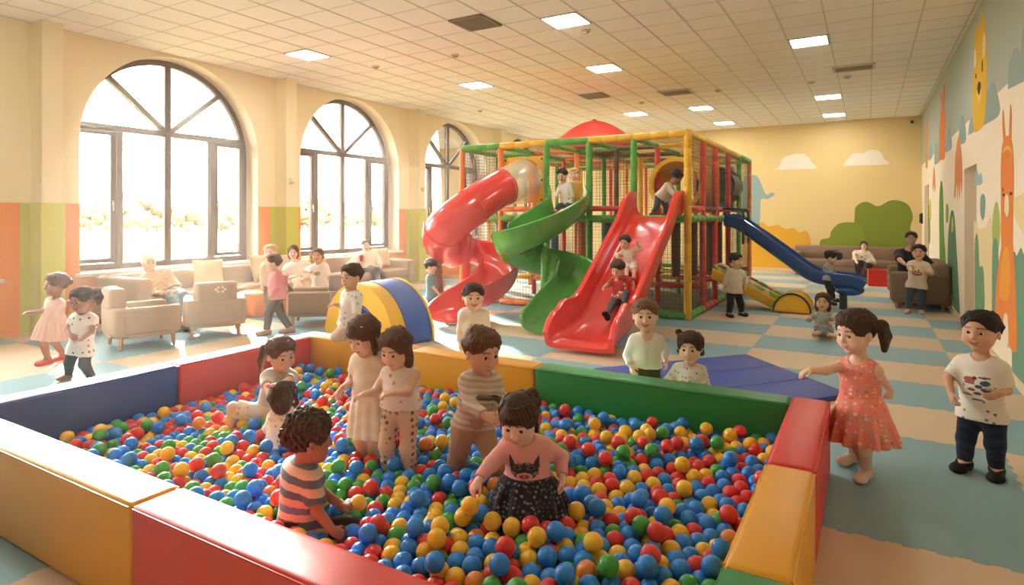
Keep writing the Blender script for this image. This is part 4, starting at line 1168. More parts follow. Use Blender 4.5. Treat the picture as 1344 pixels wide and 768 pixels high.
def net(name, a, b, c, nu, nv, th=.004, col='#5b5244'):
    """knotted netting: real strands across the parallelogram a, a+b, a+c"""
    a, b, c = (np.array(v, float) for v in (a, b, c)); a = a-np.array(OFF)
    nb, nc = nrm(b), nrm(c); nn = np.cross(nb, nc); V = []; Q_ = []
    def strand(p, q, s, t):
        o = len(V)
        for e in (p, q):
            for k, l in ((-1, -1), (1, -1), (1, 1), (-1, 1)): V.append(e+s*k*th/2+t*l*th/2)
        for j in range(4): Q_.append((o+j, o+(j+1) % 4, o+4+(j+1) % 4, o+4+j))
    for i in range(nu+1): strand(a+b*i/nu, a+b*i/nu+c, nb, nn)
    for i in range(nv+1): strand(a+c*i/nv, a+c*i/nv+b, nc, nn)
    return link_mesh(name, quads_mesh(name, np.array(V), np.array(Q_), None, (mat('net_cord'+col.strip('#'), col, rough=.9),), smooth=False), PF)
S_ = .055
def n_(L): return max(2, int(L/S_))
net('net', (-6.23, FY, .1), (.8, 0, 0), (0, 0, 1.35), n_(.8), n_(1.35)); net('net', (-6.23, FY, 1.65), (.8, 0, 0), (0, 0, 1.0), n_(.8), n_(1.0))
net('net', (-5.43, FY, .1), (.88, 0, 0), (0, 0, 1.35), n_(.88), n_(1.35)); net('net', (-4.55, FY, .1), (.75, 0, 0), (0, 0, 1.35), n_(.75), n_(1.35))
net('net', (-3.8, FY+.02, 1.65), (.73, 0, 0), (0, 0, 1.02), n_(.73), n_(1.02)); net('net', (-3.8, FY, .1), (.73, 0, 0), (0, 0, 1.35), n_(.73), n_(1.35))
net('net', (-3.07, FY, .1), (.8, 0, 0), (0, 0, 1.35), n_(.8), n_(1.35))
net('net', (-2.24, FY, 1.65), (0, 5.15, 0), (0, 0, 1.02), n_(5.15), n_(1.02)); net('net', (-2.24, FY, .1), (0, 1.3, 0), (0, 0, 1.35), n_(1.3), n_(1.35)); net('net', (-2.24, 11.73, .1), (0, 2.3, 0), (0, 0, 1.35), n_(2.3), n_(1.35))
net('net', (-6.23, BY, .1), (3.97, 0, 0), (0, 0, 2.55), n_(3.97), n_(2.55)); net('net', (-6.23, FY, .1), (0, 5.15, 0), (0, 0, 2.55), n_(5.15), n_(2.55))
net('net', (-6.23, 11.4, 1.5), (3.2, 0, 0), (0, 0, 1.15), n_(3.2), n_(1.15), col='#6a6240'); net('net', (-6.23, 11.4, .1), (3.9, 0, 0), (0, 0, 1.3), n_(3.9), n_(1.3), col='#6a6240')
net('net', (-6.23, FY, TOPZ-.03), (3.97, 0, 0), (0, 5.15, 0), n_(3.97)//2, n_(5.15)//2, col='#6a6240')
# the round tent roof
bm = BM(); prof = [(.80, -.02), (.80, .04), (.76, .13), (.66, .25), (.52, .36), (.36, .46), (.20, .53), (.07, .565), (.02, .60)]
rings = []; n = 48
for r, z in prof: rings.append([bm.verts.new(Vector((-4.5+r*(1-.025*abs(math.sin(4*2*PI*i/n)))*math.cos(2*PI*i/n), 10.8+r*(1-.025*abs(math.sin(4*2*PI*i/n)))*math.sin(2*PI*i/n), 2.76+z*.98))-OFF) for i in range(n)])
for a, b2 in zip(rings, rings[1:]):
    for i in range(n): bm.faces.new((a[i], a[(i+1) % n], b2[(i+1) % n], b2[i]))
bm.faces.new(rings[-1])
obj('tent_roof', bm, mat('tent_red', srgb('#cf3b2c'), rough=.6, bump=.1, bscale=30), PF, smooth=25)
# ---- slides ----
def plastic(name, h): return mat(name, srgb(h), rough=.22, spec=.5, coat=.25, bump=.03, bscale=6)
REDP, GRNP, BLUP = plastic('slide_red', '#e0352b'), plastic('slide_green', '#4f9c33'), plastic('slide_blue', '#15498f')
def chute_prof(hw, wall, th=.03, e=2.0, n=18, lip=.02):
    """open trough: inner curve, rolled rim, outer curve"""
    inn = []
    for i in range(n+1):
        a = PI+PI*i/n; c, s = math.cos(a), math.sin(a)
        x = hw*math.copysign(abs(c)**(2/e), c); z = wall*(1-abs(s)**(2/e))
        inn.append((x, z))
    out = [(x*(hw+th)/hw, z-th if abs(x) < hw*.999 else z) for x, z in inn]
    rim_r = [(hw+.004, wall+lip), (hw+th*.5, wall+lip*1.5), (hw+th+lip*.6, wall+lip), (hw+th+lip*.6, wall-lip)]
    rim_l = [(-x, z) for x, z in rim_r][::-1]
    return inn+rim_r+out[::-1]+rim_l
def cam_pt(u, d, z): return Vector((u*CY-d*SY, u*SY+d*CY, z))
def helix(cu, cd, R, marks):
    """marks: (angle, height); the angle runs clockwise seen from above, 0 = camera right"""
    pts = []
    for a, z in marks:
        t = math.radians(a); pts.append(cam_pt(cu+R*math.cos(t), cd-R*math.sin(t), z))
    return pts
# red spiral tube
def AD(l): return [at_depth(*p) for p in l]
o = Vector(at_depth(612, HORY, 9.35)); o.z = 0; RS = thing('tube_slide', o, 0, 'red spiral slide, closed tube above, open chute at the foot', 'slide')
full = smooth_path([Vector((-5.02, 8.94, 2.10))]+AD([(676, 240, 10.0), (656, 248, 9.72), (636, 260, 9.45), (614, 276, 9.2), (592, 292, 9.08), (580, 306, 9.18), (582, 319, 9.45), (597, 329, 9.72)]), 8)
cut = 14
bm = BM(); sweep(bm, [p-o for p in full[:cut+2]], circle_prof(1, 28), cap=False, scale=[.36-.06*min(1, i/cut) for i in range(cut+2)])
m, nt, b = nodes_of('clear_plastic'); MATS['clear_plastic'] = m
b.inputs['Base Color'].default_value = (*srgb('#efe3c4'), 1); b.inputs['Roughness'].default_value = .12; b.inputs['Alpha'].default_value = .55; b.inputs['Coat Weight'].default_value = .5
obj('clear_tube', bm, m, RS, smooth=40)
bm = BM(); tube_between(bm, [p-o for p in full[cut:]], .292, .02, 28)
for k in (cut, 30, 46): tube_between(bm, [full[k]-o, full[k]-o+(full[k+1]-full[k]).normalized()*.035], .306, .03, 28)
obj('tube', bm, REDP, RS, smooth=40)
path = smooth_path(AD([(588, 334, 9.45), (598, 339, 9.72), (620, 344, 9.85), (642, 352, 9.72), (655, 366, 9.42), (651, 384, 9.1), (632, 400, 8.85), (609, 411, 8.65), (594, 417, 8.45), (586, 421, 8.3)]), 6); np_ = len(path)
for p in path: p.z = max(p.z, .06)
bm = BM(); sweep(bm, [p-o for p in path], lambda i: chute_prof(.265, .33 if i < np_-16 else .33-.012*(i-np_+16), .03, 2.6))
obj('chute', bm, REDP, RS, smooth=40)
bm = BM(); lathe(bm, [(.055, 0), (.055, 1.30), (.05, 1.32)], 16); obj('centre_post', bm, REDP, RS, smooth=40)
# green spiral chute
o = Vector(at_depth(714, HORY, 8.5)); o.z = 0; GS = thing('spiral_slide', o, 0, 'green open spiral slide beside the wide red slide', 'slide')
path = smooth_path([Vector((-4.16, 8.86, 1.47))]+AD([(747, 287, 9.45), (742, 292, 9.2), (728, 303, 8.85), (708, 316, 8.55), (688, 328, 8.42), (677, 339, 8.52), (682, 350, 8.78), (702, 357, 8.95), (728, 363, 8.95), (750, 374, 8.75), (757, 390, 8.42), (746, 408, 8.1), (730, 421, 7.9), (718, 430, 7.75), (712, 436, 7.62)]), 6); np_ = len(path)
for p in path: p.z = max(p.z, .06)
bm = BM(); sweep(bm, [p-o for p in path], lambda i: chute_prof(.27, (.34 if i > 8 else .50-.02*i) if i < np_-18 else .34-.011*(i-np_+18), .03, 2.6)); obj('chute', bm, GRNP, GS, smooth=40)
bm = BM()
for k in (26, 56): sweep(bm, [p-o for p in (path[k], path[k]+(path[k+1]-path[k]).normalized()*.03)], [(a*1.03, b_*1.02-.006) for a, b_ in chute_prof(.27, .34, .036)])
obj('joint_flange', bm, GRNP, GS, smooth=40)
bm = BM(); lathe(bm, [(.05, 0), (.05, .98), (.045, 1.0)], 16); obj('centre_post', bm, GRNP, GS, smooth=40)
# wide red slide
o = Vector((-2.68, 6.3, 0)); WS = thing('wide_slide', o, 0, 'wide straight red slide with high rolled sides, two children on it', 'slide')
pts = [(-2.70, 8.92, 1.50), (-2.70, 8.7, 1.47), (-2.70, 8.3, 1.22), (-2.70, 7.8, .88), (-2.70, 7.3, .54), (-2.70, 6.95, .32), (-2.70, 6.65, .19), (-2.70, 6.40, .14), (-2.70, 6.18, .13), (-2.70, 6.05, .09)]
path = smooth_path([Vector(p)-o for p in pts], 5); np_ = len(path)
def wprof(i):
    t = i/(np_-1)
    wall = .34 if t < .12 else (.34-(t-.12)*.9 if t < .22 else .25+.10*math.exp(-((t-.72)/.1)**2))
    if t > .86: wall *= 1-(t-.86)*4.2
    return chute_prof(.325+.03*max(0, (t-.6)/.4), wall, .055, 5.0, 22, .025)
bm = BM(); sweep(bm, path, wprof); obj('chute', bm, REDP, WS, smooth=45)
# blue slide at the side
o = Vector((-.35, 11.3, 0)); BS = thing('small_slide', o, 0, 'dark blue slide leaving the side of the climbing frame', 'slide')
pts = [(-2.2, 11.38, 1.36), (-2.0, 11.37, 1.30), (-1.6, 11.36, 1.02), (-1.2, 11.34, .72), (-.95, 11.33, .53), (-.75, 11.32, .43), (-.5, 11.31, .39), (-.25, 11.30, .37), (-.12, 11.3, .30)]
path = smooth_path([Vector(p)-o for p in pts], 5)
bm = BM(); sweep(bm, path, chute_prof(.22, .17, .04, 3.0, 14, .02)); obj('chute', bm, BLUP, BS, smooth=45)
bm = BM(); box(bm, (-.06, -.14, 0), (.05, .14, .32), bevel=.02); obj('leg', bm, mat('slide_leg_grey', srgb('#474b50'), rough=.5), BS)
bm = BM(); ball(bm, (.08, 0, .31), (.22, .265, .10), 18, 10); obj('foot_bumper', bm, BLUP, BS, smooth=60)
for s in (-1, 1):
    bm = BM(); sweep(bm, smooth_path([(-1.95, s*.26+.05, 1.45), (-1.9, s*.26+.05, 1.62), (-1.62, s*.26+.05, 1.62), (-1.52, s*.26+.05, 1.55), (-1.52, s*.26+.05, 1.02)], 4), circle_prof(.022, 10)); obj('hand_rail', bm, mat('rail_navy', srgb('#2a3340'), rough=.4), BS, smooth=50)
# climbing ramp with holds
o = Vector((-1.0, 10.65, 0)); CR = thing('climbing_ramp', o, 0, 'low yellow climbing ramp with bright holds beside the frame', 'ramp')
def loc(x, y, z): return Vector((x, y, z))-o
A, Bp = Vector((-2.2, 0, .66)), Vector((-.98, 0, .10))
for y0, y1 in ((10.30, 10.36), (10.94, 11.0)):
    bm = BM(); prism(bm, [(-1.22, .645), (-1.22, .47), (-.25, .03), (.18, .005), (.25, .05), (-.02, .075)], y0-o.y, y1-o.y, M=Matrix(((1,0,0,0),(0,0,1,0),(0,1,0,0),(0,0,0,1))), bevel=.012); obj('side_board', bm, PADC['y'], CR, smooth=30)
def checker_mat():
    m, nt, b = nodes_of('ramp_patchwork'); L = nt.links; tc = N(nt, 'ShaderNodeTexCoord'); v = N(nt, 'ShaderNodeTexVoronoi', Scale=9.0); L.new(tc.outputs['Object'], v.inputs['Vector'])
    r = N(nt, 'ShaderNodeValToRGB'); sx = N(nt, 'ShaderNodeSeparateColor'); L.new(v.outputs['Color'], sx.inputs[0]); L.new(sx.outputs[0], r.inputs[0]); r.color_ramp.interpolation = 'CONSTANT'
    for p, c in ((0, '#8fae3c'), (.35, '#d8c9a0'), (.6, '#a9b84a'), (.85, '#dcc37a')):
        e = r.color_ramp.elements.new(p) if p else r.color_ramp.elements[0]; e.color = (*srgb(c), 1)
    L.new(r.outputs[0], b.inputs['Base Color']); b.inputs['Roughness'].default_value = .6; return m
bm = BM(); prism(bm, [(-1.2, .70), (-1.2, .60), (-.05, .06), (.12, .10)], 10.36-o.y, 10.94-o.y, M=Matrix(((1,0,0,0),(0,0,1,0),(0,1,0,0),(0,0,0,1)))); obj('ramp_board', bm, checker_mat(), CR)
rr = random.Random(8)
for i in range(16):
    t = .08+.84*((i*.618) % 1); y = 10.42+.46*((i*.382+.1*rr.random()) % 1); x = -2.2+1.2*t; z = .70-.58*t+.012
    bm = BM(); ball(bm, loc(x, y, z), (.05+.02*rr.random(), .045, .03), 12, 8); obj('climbing_hold', bm, [mat('hold_red', '#c0392f', rough=.4), mat('hold_navy', '#2f3e58', rough=.4), mat('hold_green', '#2f7a3c', rough=.4)][i % 3], CR, smooth=60)
bm = BM(); arc = [(-.02+.26*math.cos(a), .02+.28*math.sin(a)) for a in [PI*i/14 for i in range(15)]]
prism(bm, arc, 10.26-o.y, 10.98-o.y, M=Matrix(((1,0,0,0),(0,0,1,0),(0,1,0,0),(0,0,0,1))), bevel=.015); obj('end_roll', bm, PADC['y'], CR, smooth=30)
bm = BM(); sweep(bm, [Vector((-.02+.265*math.cos(PI*i/14), 10.27-o.y, .02+.287*math.sin(PI*i/14))) for i in range(15)], [(-.012, -.02), (.012, -.02), (.012, .02), (-.012, .02)], up=Vector((0, 1, 0))); obj('edge_strip', bm, mat('strip_black', '#2c2620', rough=.6), CR)
# ================= furniture, soft blocks and mats =================
def fabric(name, h, vary=.06): return mat(name, srgb(h), rough=.92, spec=.1, bump=.22, bscale=260, vary=vary, vscale=6)
TAUPE = fabric('sofa_taupe', '#b39b80'); TAUPE_D = fabric('sofa_brown', '#8b715a'); LEGW = mat('leg_wood', srgb('#c39a68'), rough=.5, vary=.1, vscale=20)
CUSH = fabric('cushion_cream', '#d9c7a0', .12)
def P_(name, m, root, *boxes, bevel=.03, smooth=40, seg=3):
    bm = BM()
    for lo, hi in boxes: box(bm, lo, hi, bevel=bevel, seg=seg)
    return obj(name, bm, m, root, smooth=smooth)
def sofa(label, loc, rz, Lx, arms='lr', m=TAUPE, H_=.70, D_=.88, seats=3, deep_left=0, group=None, legh=.10):
    """local x along the sofa, the back at +y, the front at -y"""
    t = thing('sofa', loc, rz, label, 'sofa', group)
    a = .2
    x0 = -Lx/2; x1 = Lx/2
    P_('base', m, t, ((x0+.02, -D_/2+.03, legh), (x1-.02, D_/2, .27)))
    P_('backrest', m, t, ((x0+.008, D_/2-.22, .20), (x1-.008, D_/2, H_)), bevel=.06)
    s0 = x0+(a if 'l' in arms else 0); s1 = x1-(a if 'r' in arms else 0); w = (s1-s0)/seats
    for i in range(seats): P_('seat_cushion', m, t, ((s0+i*w+.006, -D_/2, .255), (s0+(i+1)*w-.006, D_/2-.2, .42)), bevel=.045)
    if 'l' in arms: P_('armrest', m, t, ((x0, -D_/2-deep_left, legh+.02), (x0+a, D_/2-.02, H_ if deep_left else .60)), bevel=.06)
    if 'r' in arms: P_('armrest', m, t, ((x1-a, -D_/2, legh+.02), (x1, D_/2-.02, .60)), bevel=.06)
    for x in (x0+.1, x1-.1):
        for y in (-D_/2+.1, D_/2-.1):
            bm = BM(); cyl(bm, (x, y, 0), (x, y, legh+.02), .022, .03, 12); obj('leg', bm, LEGW, t, smooth=40)
    return t
sofa('long beige sofa under the nearest arched window with a woman on it', (-8.72, 5.86, 0), PI/2, 3.1, 'l', seats=3, deep_left=.22, H_=.69)
sofa('beige sofa under the second arched window with a man on it', (-8.70, 8.85, 0), PI/2, 2.45, 'r', seats=3, H_=.70)
sofa('brown sofa along the back wall under the painted green bush', (-.45, 17.42, 0), 0, 2.5, 'lr', TAUPE_D, seats=3, H_=.74)
sofa('brown sofa by the painted animal wall, end towards the camera', (.71, 12.55, 0), -PI/2, 1.75, 'lr', TAUPE_D, seats=2, H_=.74, D_=.82)
def cushion(loc, rot, s, label, m=CUSH):
    t = thing('cushion', loc, 0, label, 'cushion', 'scatter cushions on the sofas'); t.rotation_euler = rot
    bm = BM(); n = 14
    def pt(i, j, sg):
        u, v = -1+2*i/n, -1+2*j/n; e = (1-u**4)*(1-v**4); pinch = 1-.06*(1-u*u)*(abs(v)**3)-.06*(1-v*v)*(abs(u)**3)
        return (u*s*pinch/2, sg*.075*max(e, 0)**.5, s/2+v*s*pinch/2)
    G = {}
    for sg in (-1, 1):
        for i in range(n+1):
            for j in range(n+1):
                edge = i in (0, n) or j in (0, n)
                G[(sg, i, j)] = G[(-1, i, j)] if (edge and sg == 1) else bm.verts.new(pt(i, j, sg))
    for sg in (-1, 1):
        for i in range(n):
            for j in range(n):
                bm.faces.new((G[(sg, i, j)], G[(sg, i+1, j)], G[(sg, i+1, j+1)], G[(sg, i, j+1)]))
    obj('cover', bm, m, t, smooth=80)
    bm = BM(); b = [(-1, -1), (1, -1), (1, 1), (-1, 1), (-1, -1)]
    loop = []
    for (u0, v0), (u1, v1) in zip(b, b[1:]):
        for k in range(n):
            u, v = u0+(u1-u0)*k/n, v0+(v1-v0)*k/n; p = 1-.06*(1-u*u)*(abs(v)**3)-.06*(1-v*v)*(abs(u)**3); loop.append(Vector((u*s*p/2, 0, s/2+v*s*p/2)))
    sweep(bm, loop+[loop[0]], circle_prof(.007, 6), up=Vector((0, 1, 0)), cap=False); obj('piping', bm, m, t, smooth=60)
cushion((-8.72, 5.72, .425), (math.radians(-18), 0, math.radians(68)), .42, 'patterned pale cushion leaning beside the woman in the headscarf', fabric('cushion_print', '#d8c69c', .25))
cushion((-8.78, 6.75, .425), (math.radians(-16), 0, math.radians(98)), .44, 'plain cream cushion near the right end of the long window sofa')
cushion((-8.76, 7.25, .425), (math.radians(-14), 0, math.radians(84)), .42, 'cream cushion at the end of the window sofa behind the child in pink')
cushion((-8.75, 9.62, .425), (math.radians(-16), 0, math.radians(80)), .42, 'beige cushion at the right of the man with the red cup')
cushion((-8.66, 7.95, .425), (math.radians(-24), 0, math.radians(110)), .44, 'yellow cushion behind the standing child in white', fabric('cushion_yellow', '#dfb95c', .1))
def rr_outline(w, d, r, n=6):
    pts = []
    for cx, cy, a0 in ((w/2-r, d/2-r, 0), (-w/2+r, d/2-r, 90), (-w/2+r, -d/2+r, 180), (w/2-r, -d/2+r, 270)):
        for i in range(n+1):
            a = math.radians(a0+90*i/n); pts.append((cx+r*math.cos(a), cy+r*math.sin(a)))
    return pts
def armchair(label, loc, rz, logo=False):
    """faces local -y"""
    t = thing('armchair', loc, rz, label, 'armchair', 'grey tub armchairs by the window')
    bm = BM(); prism(bm, rr_outline(.69, .70, .16), .14, .36, bevel=.045, seg=3); obj('base', bm, TAUPE_G, t, smooth=50)
    for s in (-1, 1):
        bm = BM(); prism(bm, [(s*.358, -.33), (s*.358, .24), (s*.25, .26), (s*.25, -.34)][::s], .17, .475, bevel=.035, seg=3); obj('armrest', bm, TAUPE_G, t, smooth=50)
    bm = BM(); pts = [(-.357, .16), (-.31, .32), (-.18, .372), (.18, .372), (.31, .32), (.357, .16), (.24, .22), (-.24, .22)]
    prism(bm, pts, .17, .475, bevel=.03, seg=2); prism(bm, [(-.26, .20), (.26, .20), (.19, .368), (-.19, .368)], .42, .69, bevel=.04, seg=3)
    obj('backrest', bm, TAUPE_G, t, smooth=50)
    bm = BM(); prism(bm, rr_outline(.48, .52, .08), .32, .40, M=Matrix.Translation((0, -.06, 0)), bevel=.03, seg=3); obj('seat_cushion', bm, TAUPE_G, t, smooth=50)
    for x in (-.26, .26):
        for y in (-.26, .26):
            bm = BM(); cyl(bm, (x*1.04, y*1.04, 0), (x, y, .17), .017, .028, 12); obj('leg', bm, LEGW, t, smooth=40)
    if logo:
        bm = BM()
        for k in range(6):
            a = 2*PI*k/6; ball(bm, (.05*math.cos(a)-.05, .372, .60+.032*math.sin(a)), (.016, .006, .014), 10, 6)
        obj('embroidered_flower', bm, CUSH, t, smooth=60)
    return t
TAUPE_G = fabric('armchair_greige', '#a8967f')
armchair('grey tub armchair nearest the dark blue wall of the ball pit', on_z(186, 452), math.radians(164))
armchair('grey tub armchair with its back to the camera, pale flower on the back', on_z(282, 438), math.radians(238), True)
armchair('grey tub armchair behind the kneeling child, facing the orange pouf', on_z(414, 424), math.radians(-48))
def pouf(loc, label, r=.33, h=.36, top='#d9b072'):
    t = thing('pouf', loc, math.radians(12), label, 'pouf', 'orange eight-sided poufs')
    o8 = [(r*math.cos(PI/8+PI/4*i), r*math.sin(PI/8+PI/4*i)) for i in range(8)]
    bm = BM(); prism(bm, o8, 0, h-.02, bevel=.02); obj('body', bm, mat('pouf_orange', srgb('#e58a35'), rough=.5, spec=.35, bump=.05, bscale=50), t, smooth=30)
    bm = BM(); prism(bm, [(x*1.01, y*1.01) for x, y in o8], h-.03, h, bevel=.012); obj('top', bm, mat('pouf_top', srgb(top), rough=.5, vary=.08), t, smooth=30)
pouf(on_z(345, 412), 'orange eight-sided pouf in front of the child in the pink top', .36, .36)
pouf(on_z(281, 409), 'orange pouf behind the flower-backed armchair', .34, .37)
# striped bag lying on the pouf, blanket on the sofa arm
p = on_z(271, 409); t = thing('tote_bag', (p.x+.02, p.y-.16, .372), math.radians(20), 'striped cloth bag leaning on the pouf behind the flower-backed armchair', 'bag')
def stripe_mat():
    m, nt, b = nodes_of('bag_stripes'); tc = N(nt, 'ShaderNodeTexCoord'); w = N(nt, 'ShaderNodeTexWave', Scale=9.0, Distortion=.3); nt.links.new(tc.outputs['Object'], w.inputs['Vector'])
    r = N(nt, 'ShaderNodeValToRGB'); nt.links.new(w.outputs['Fac'], r.inputs[0]); r.color_ramp.interpolation = 'CONSTANT'
    r.color_ramp.elements[0].color = (*srgb('#8d7a5c'), 1); r.color_ramp.elements[1].position = .45; r.color_ramp.elements[1].color = (*srgb('#e0d2b4'), 1)
    nt.links.new(r.outputs[0], b.inputs['Base Color']); b.inputs['Roughness'].default_value = .9; return m
bm = BM(); prism(bm, [(-.13, 0), (.13, 0), (.11, .17), (-.11, .17)], -.05, .05, M=Matrix(((1,0,0,0),(0,0,1,0),(0,1,0,0),(0,0,0,1))), bevel=.02); obj('bag_body', bm, stripe_mat(), t, smooth=40)
bm = BM(); sweep(bm, smooth_path([(-.06, 0, .165), (-.05, 0, .24), (.05, 0, .24), (.06, 0, .165)], 5), circle_prof(.008, 8)); obj('handle', bm, CUSH, t, smooth=50)
t = thing('blanket', (-8.38, 4.66, .42), 0, 'crumpled pale patterned blanket at the near end of the window sofa', 'blanket')
r_ = np.random.RandomState(2); ops = []
for i in range(16):
    a = np.array((r_.uniform(-.16, .16), r_.uniform(-.26, .26), .03)); b_ = a+np.array((r_.uniform(-.14, .14), r_.uniform(-.14, .14), r_.uniform(0, .06))); ops.append(('u', Cone(a, b_, .045, .03), .03))
V, Q_ = mesh_sdf(ops, .008); V[:, 2] = np.maximum(V[:, 2], 0)
link_mesh('folds', quads_mesh('folds', V, Q_, dots('#d6c6a6', ['#b9907a', '#a9a58c', '#c9a28c'], .05, .34)(None, V), (M_CLOTH,)), t)
# ---- foam arch tunnel ----
def arch_tunnel():
    c = cam_pt(-1.87, 7.36, 0); ax = Vector(cam_pt(.64, .76, 0)).normalized(); ang = math.atan2(ax.y, ax.x)
    t = thing('foam_tunnel', c, ang, 'blue and yellow soft foam arch tunnel behind the kneeling child', 'foam tunnel')
    def arch(x0, x1, r0, r1, m, name, bev=.02):
        n = 26; pts = [(r1*math.cos(PI*i/n), r1*math.sin(PI*i/n)) for i in range(n+1)]+[(r0*math.cos(PI*i/n), r0*math.sin(PI*i/n)) for i in range(n, -1, -1)]
        bm = BM(); prism(bm, pts, x0, x1, M=Matrix(((0,0,1,0),(1,0,0,0),(0,1,0,0),(0,0,0,1))), bevel=bev); return obj(name, bm, m, t, smooth=35)
    BLU = mat('foam_blue', srgb('#3a5aa8'), rough=.45, spec=.4, bump=.06, bscale=25); YEL = PADC['y']
    arch(0, .20, .45, .69, YEL, 'front_ring'); arch(.20, .58, .43, .70, BLU, 'arch_body'); arch(.58, .61, .43, .715, YEL, 'edge_trim', .008)
    arch(.01, .58, .41, .435, BLU, 'lining', .004)
arch_tunnel()
# ---- blue folding mat behind the pit ----
pts = [Vector((-2.28, 5.45, 0)), Vector((-1.12, 6.82, 0)), Vector((-.12, 5.72, 0)), Vector((-1.28, 4.35, 0))]
MATB = mat('mat_blue', srgb('#33489c'), rough=.5, spec=.35, bump=.06, bscale=30, vary=.05)
t = thing('folding_mat', (-1.2, 5.58, 0), 0, 'square royal blue folding mat on the floor behind the green pit wall', 'mat'); o = Vector((-1.2, 5.58, 0))
for k in range(3):
    a0, a1 = k/3+.003, (k+1)/3-.003
    q = [pts[0].lerp(pts[3], a0)-o, pts[1].lerp(pts[2], a0)-o, pts[1].lerp(pts[2], a1)-o, pts[0].lerp(pts[3], a1)-o]
    bm = BM(); prism(bm, [(v.x, v.y) for v in q][::-1], .0, .045, bevel=.008); obj('mat_panel', bm, MATB, t, smooth=30)
# ---- red bin and bag by the back sofa ----
p = on_z(1151, 375); t = thing('storage_bin', p, math.radians(5), 'bright red square toy bin on the floor by the back sofa', 'bin')
bm = BM(); w = .17
for lo, hi in (((-w, -w, 0), (w, w, .02)), ((-w, -w, 0), (w, -w+.015, .34)), ((-w, w-.015, 0), (w, w, .34)), ((-w, -w, 0), (-w+.015, w, .34)), ((w-.015, -w, 0), (w, w, .34))): box(bm, lo, hi, bevel=.004)
obj('bin_body', bm, mat('bin_red', srgb('#d2281f'), rough=.5), t)
bm = BM()
for lo, hi in (((-w-.01, -w-.01, .325), (w+.01, -w+.02, .35)), ((-w-.01, w-.02, .325), (w+.01, w+.01, .35)), ((-w-.01, -w, .325), (-w+.02, w, .35)), ((w-.02, -w, .325), (w+.01, w, .35))): box(bm, lo, hi, bevel=.004)
obj('rim', bm, mat('bin_red', '#d2281f'), t)
t = thing('backpack', (-.72, 17.15, .425), math.radians(15), 'small black and red bag lying on the back sofa left of the woman', 'bag')
bm = BM(); box(bm, (-.16, -.1, 0), (.16, .1, .18), bevel=.06, seg=3); obj('bag_body', bm, mat('bag_black', srgb('#2a2422'), rough=.8), t, smooth=50)
bm = BM(); box(bm, (-.24, -.08, .06), (-.06, .06, .2), bevel=.04, seg=3); obj('front_pocket', bm, mat('bag_red', srgb('#b83a2e'), rough=.8), t, smooth=50)
bm = BM(); sweep(bm, smooth_path([(-.05, 0, .17), (-.03, 0, .23), (.05, 0, .23), (.07, 0, .17)], 4), circle_prof(.01, 8)); obj('carry_loop', bm, mat('bag_black', '#2a2422'), t, smooth=50)
# ================= the people =================
def tee_print(bg, blobs):
    """a printed shirt: blobs (left m, height 0..1, rx m, rz, colour) on the front"""
    bgf = bg if callable(bg) else None; b0 = None if bgf else C3(bg)
    def f(loc, V):
        out = bgf(loc, V) if bgf else np.tile(b0, (len(V), 1))
        for x, z, rx, rz, c in blobs:
            m = (loc[:, 1] > 0) & (((loc[:, 0]-x)/rx)**2+((loc[:, 2]-z)/rz)**2 < 1); out[m] = C3(c)
        return out
    return f
def hair(style, col, **k): return dict(style=style, col=col, **k)
def tail(side, z0=.2, y0=-.33, ln=.55, r=.11, drop=1.0, out=.45):
    s = 1 if side == 'L' else -1 if side == 'R' else 0
    # person's left is +x of the head frame
    return [(.24*s, y0, z0, .08), ((out)*s+.0, y0-.12, z0-.06, r), (out*1.08*s, y0-.14, z0-ln*.5*drop, r), (out*1.0*s, y0-.10, z0-ln*drop, r*.5)]
PB = {}
# ---- in front of the animal wall ----
PB['coral'] = person('girl in a coral flowered dress and pale tights striding past the red pit wall', 3.5, .98, (1131,541,0), (1128,476,0), (1122,436,-.02), yaw=-28, hyaw=-42, hpitch=10,
  R=(1064,486,-.08), eR=(-.1,.3,-1), L=(1168,512,.02), eL=(.5,.9,-.2), fR=(1121,.20), fL=(1137,-.02), kR=(-.2,-.7,0), skin='light', curl=(75, 18), hdL=(-.1,-.1,-1), hdR=(-.9,-.1,-.25), pR=(.1,-.1,-1),
  hair=hair('tied','dark',t=.035,fringe=True,line=-.12,tails=[tail('L',.22,-.20,.62,.13,1,.46), tail('R',.20,-.25,.25,.09,1,.36)]),
  top=dict(name='dress', col=dots('#ea8775', ['#f0d2b4','#c4b3a4','#d8665a','#f0b49c','#e29a86','#b3b2a6'], .024, .36), hem=.1, e=.010, skirt=dict(at=.30,len=.245,r0=.102,r1=.188,folds=15,amp=.09,flat=1.0)),
  bottom=dict(name='tights', col='#e3cbb4', e=.003, upto=2, feet=True), smile=.8, open_=.3)
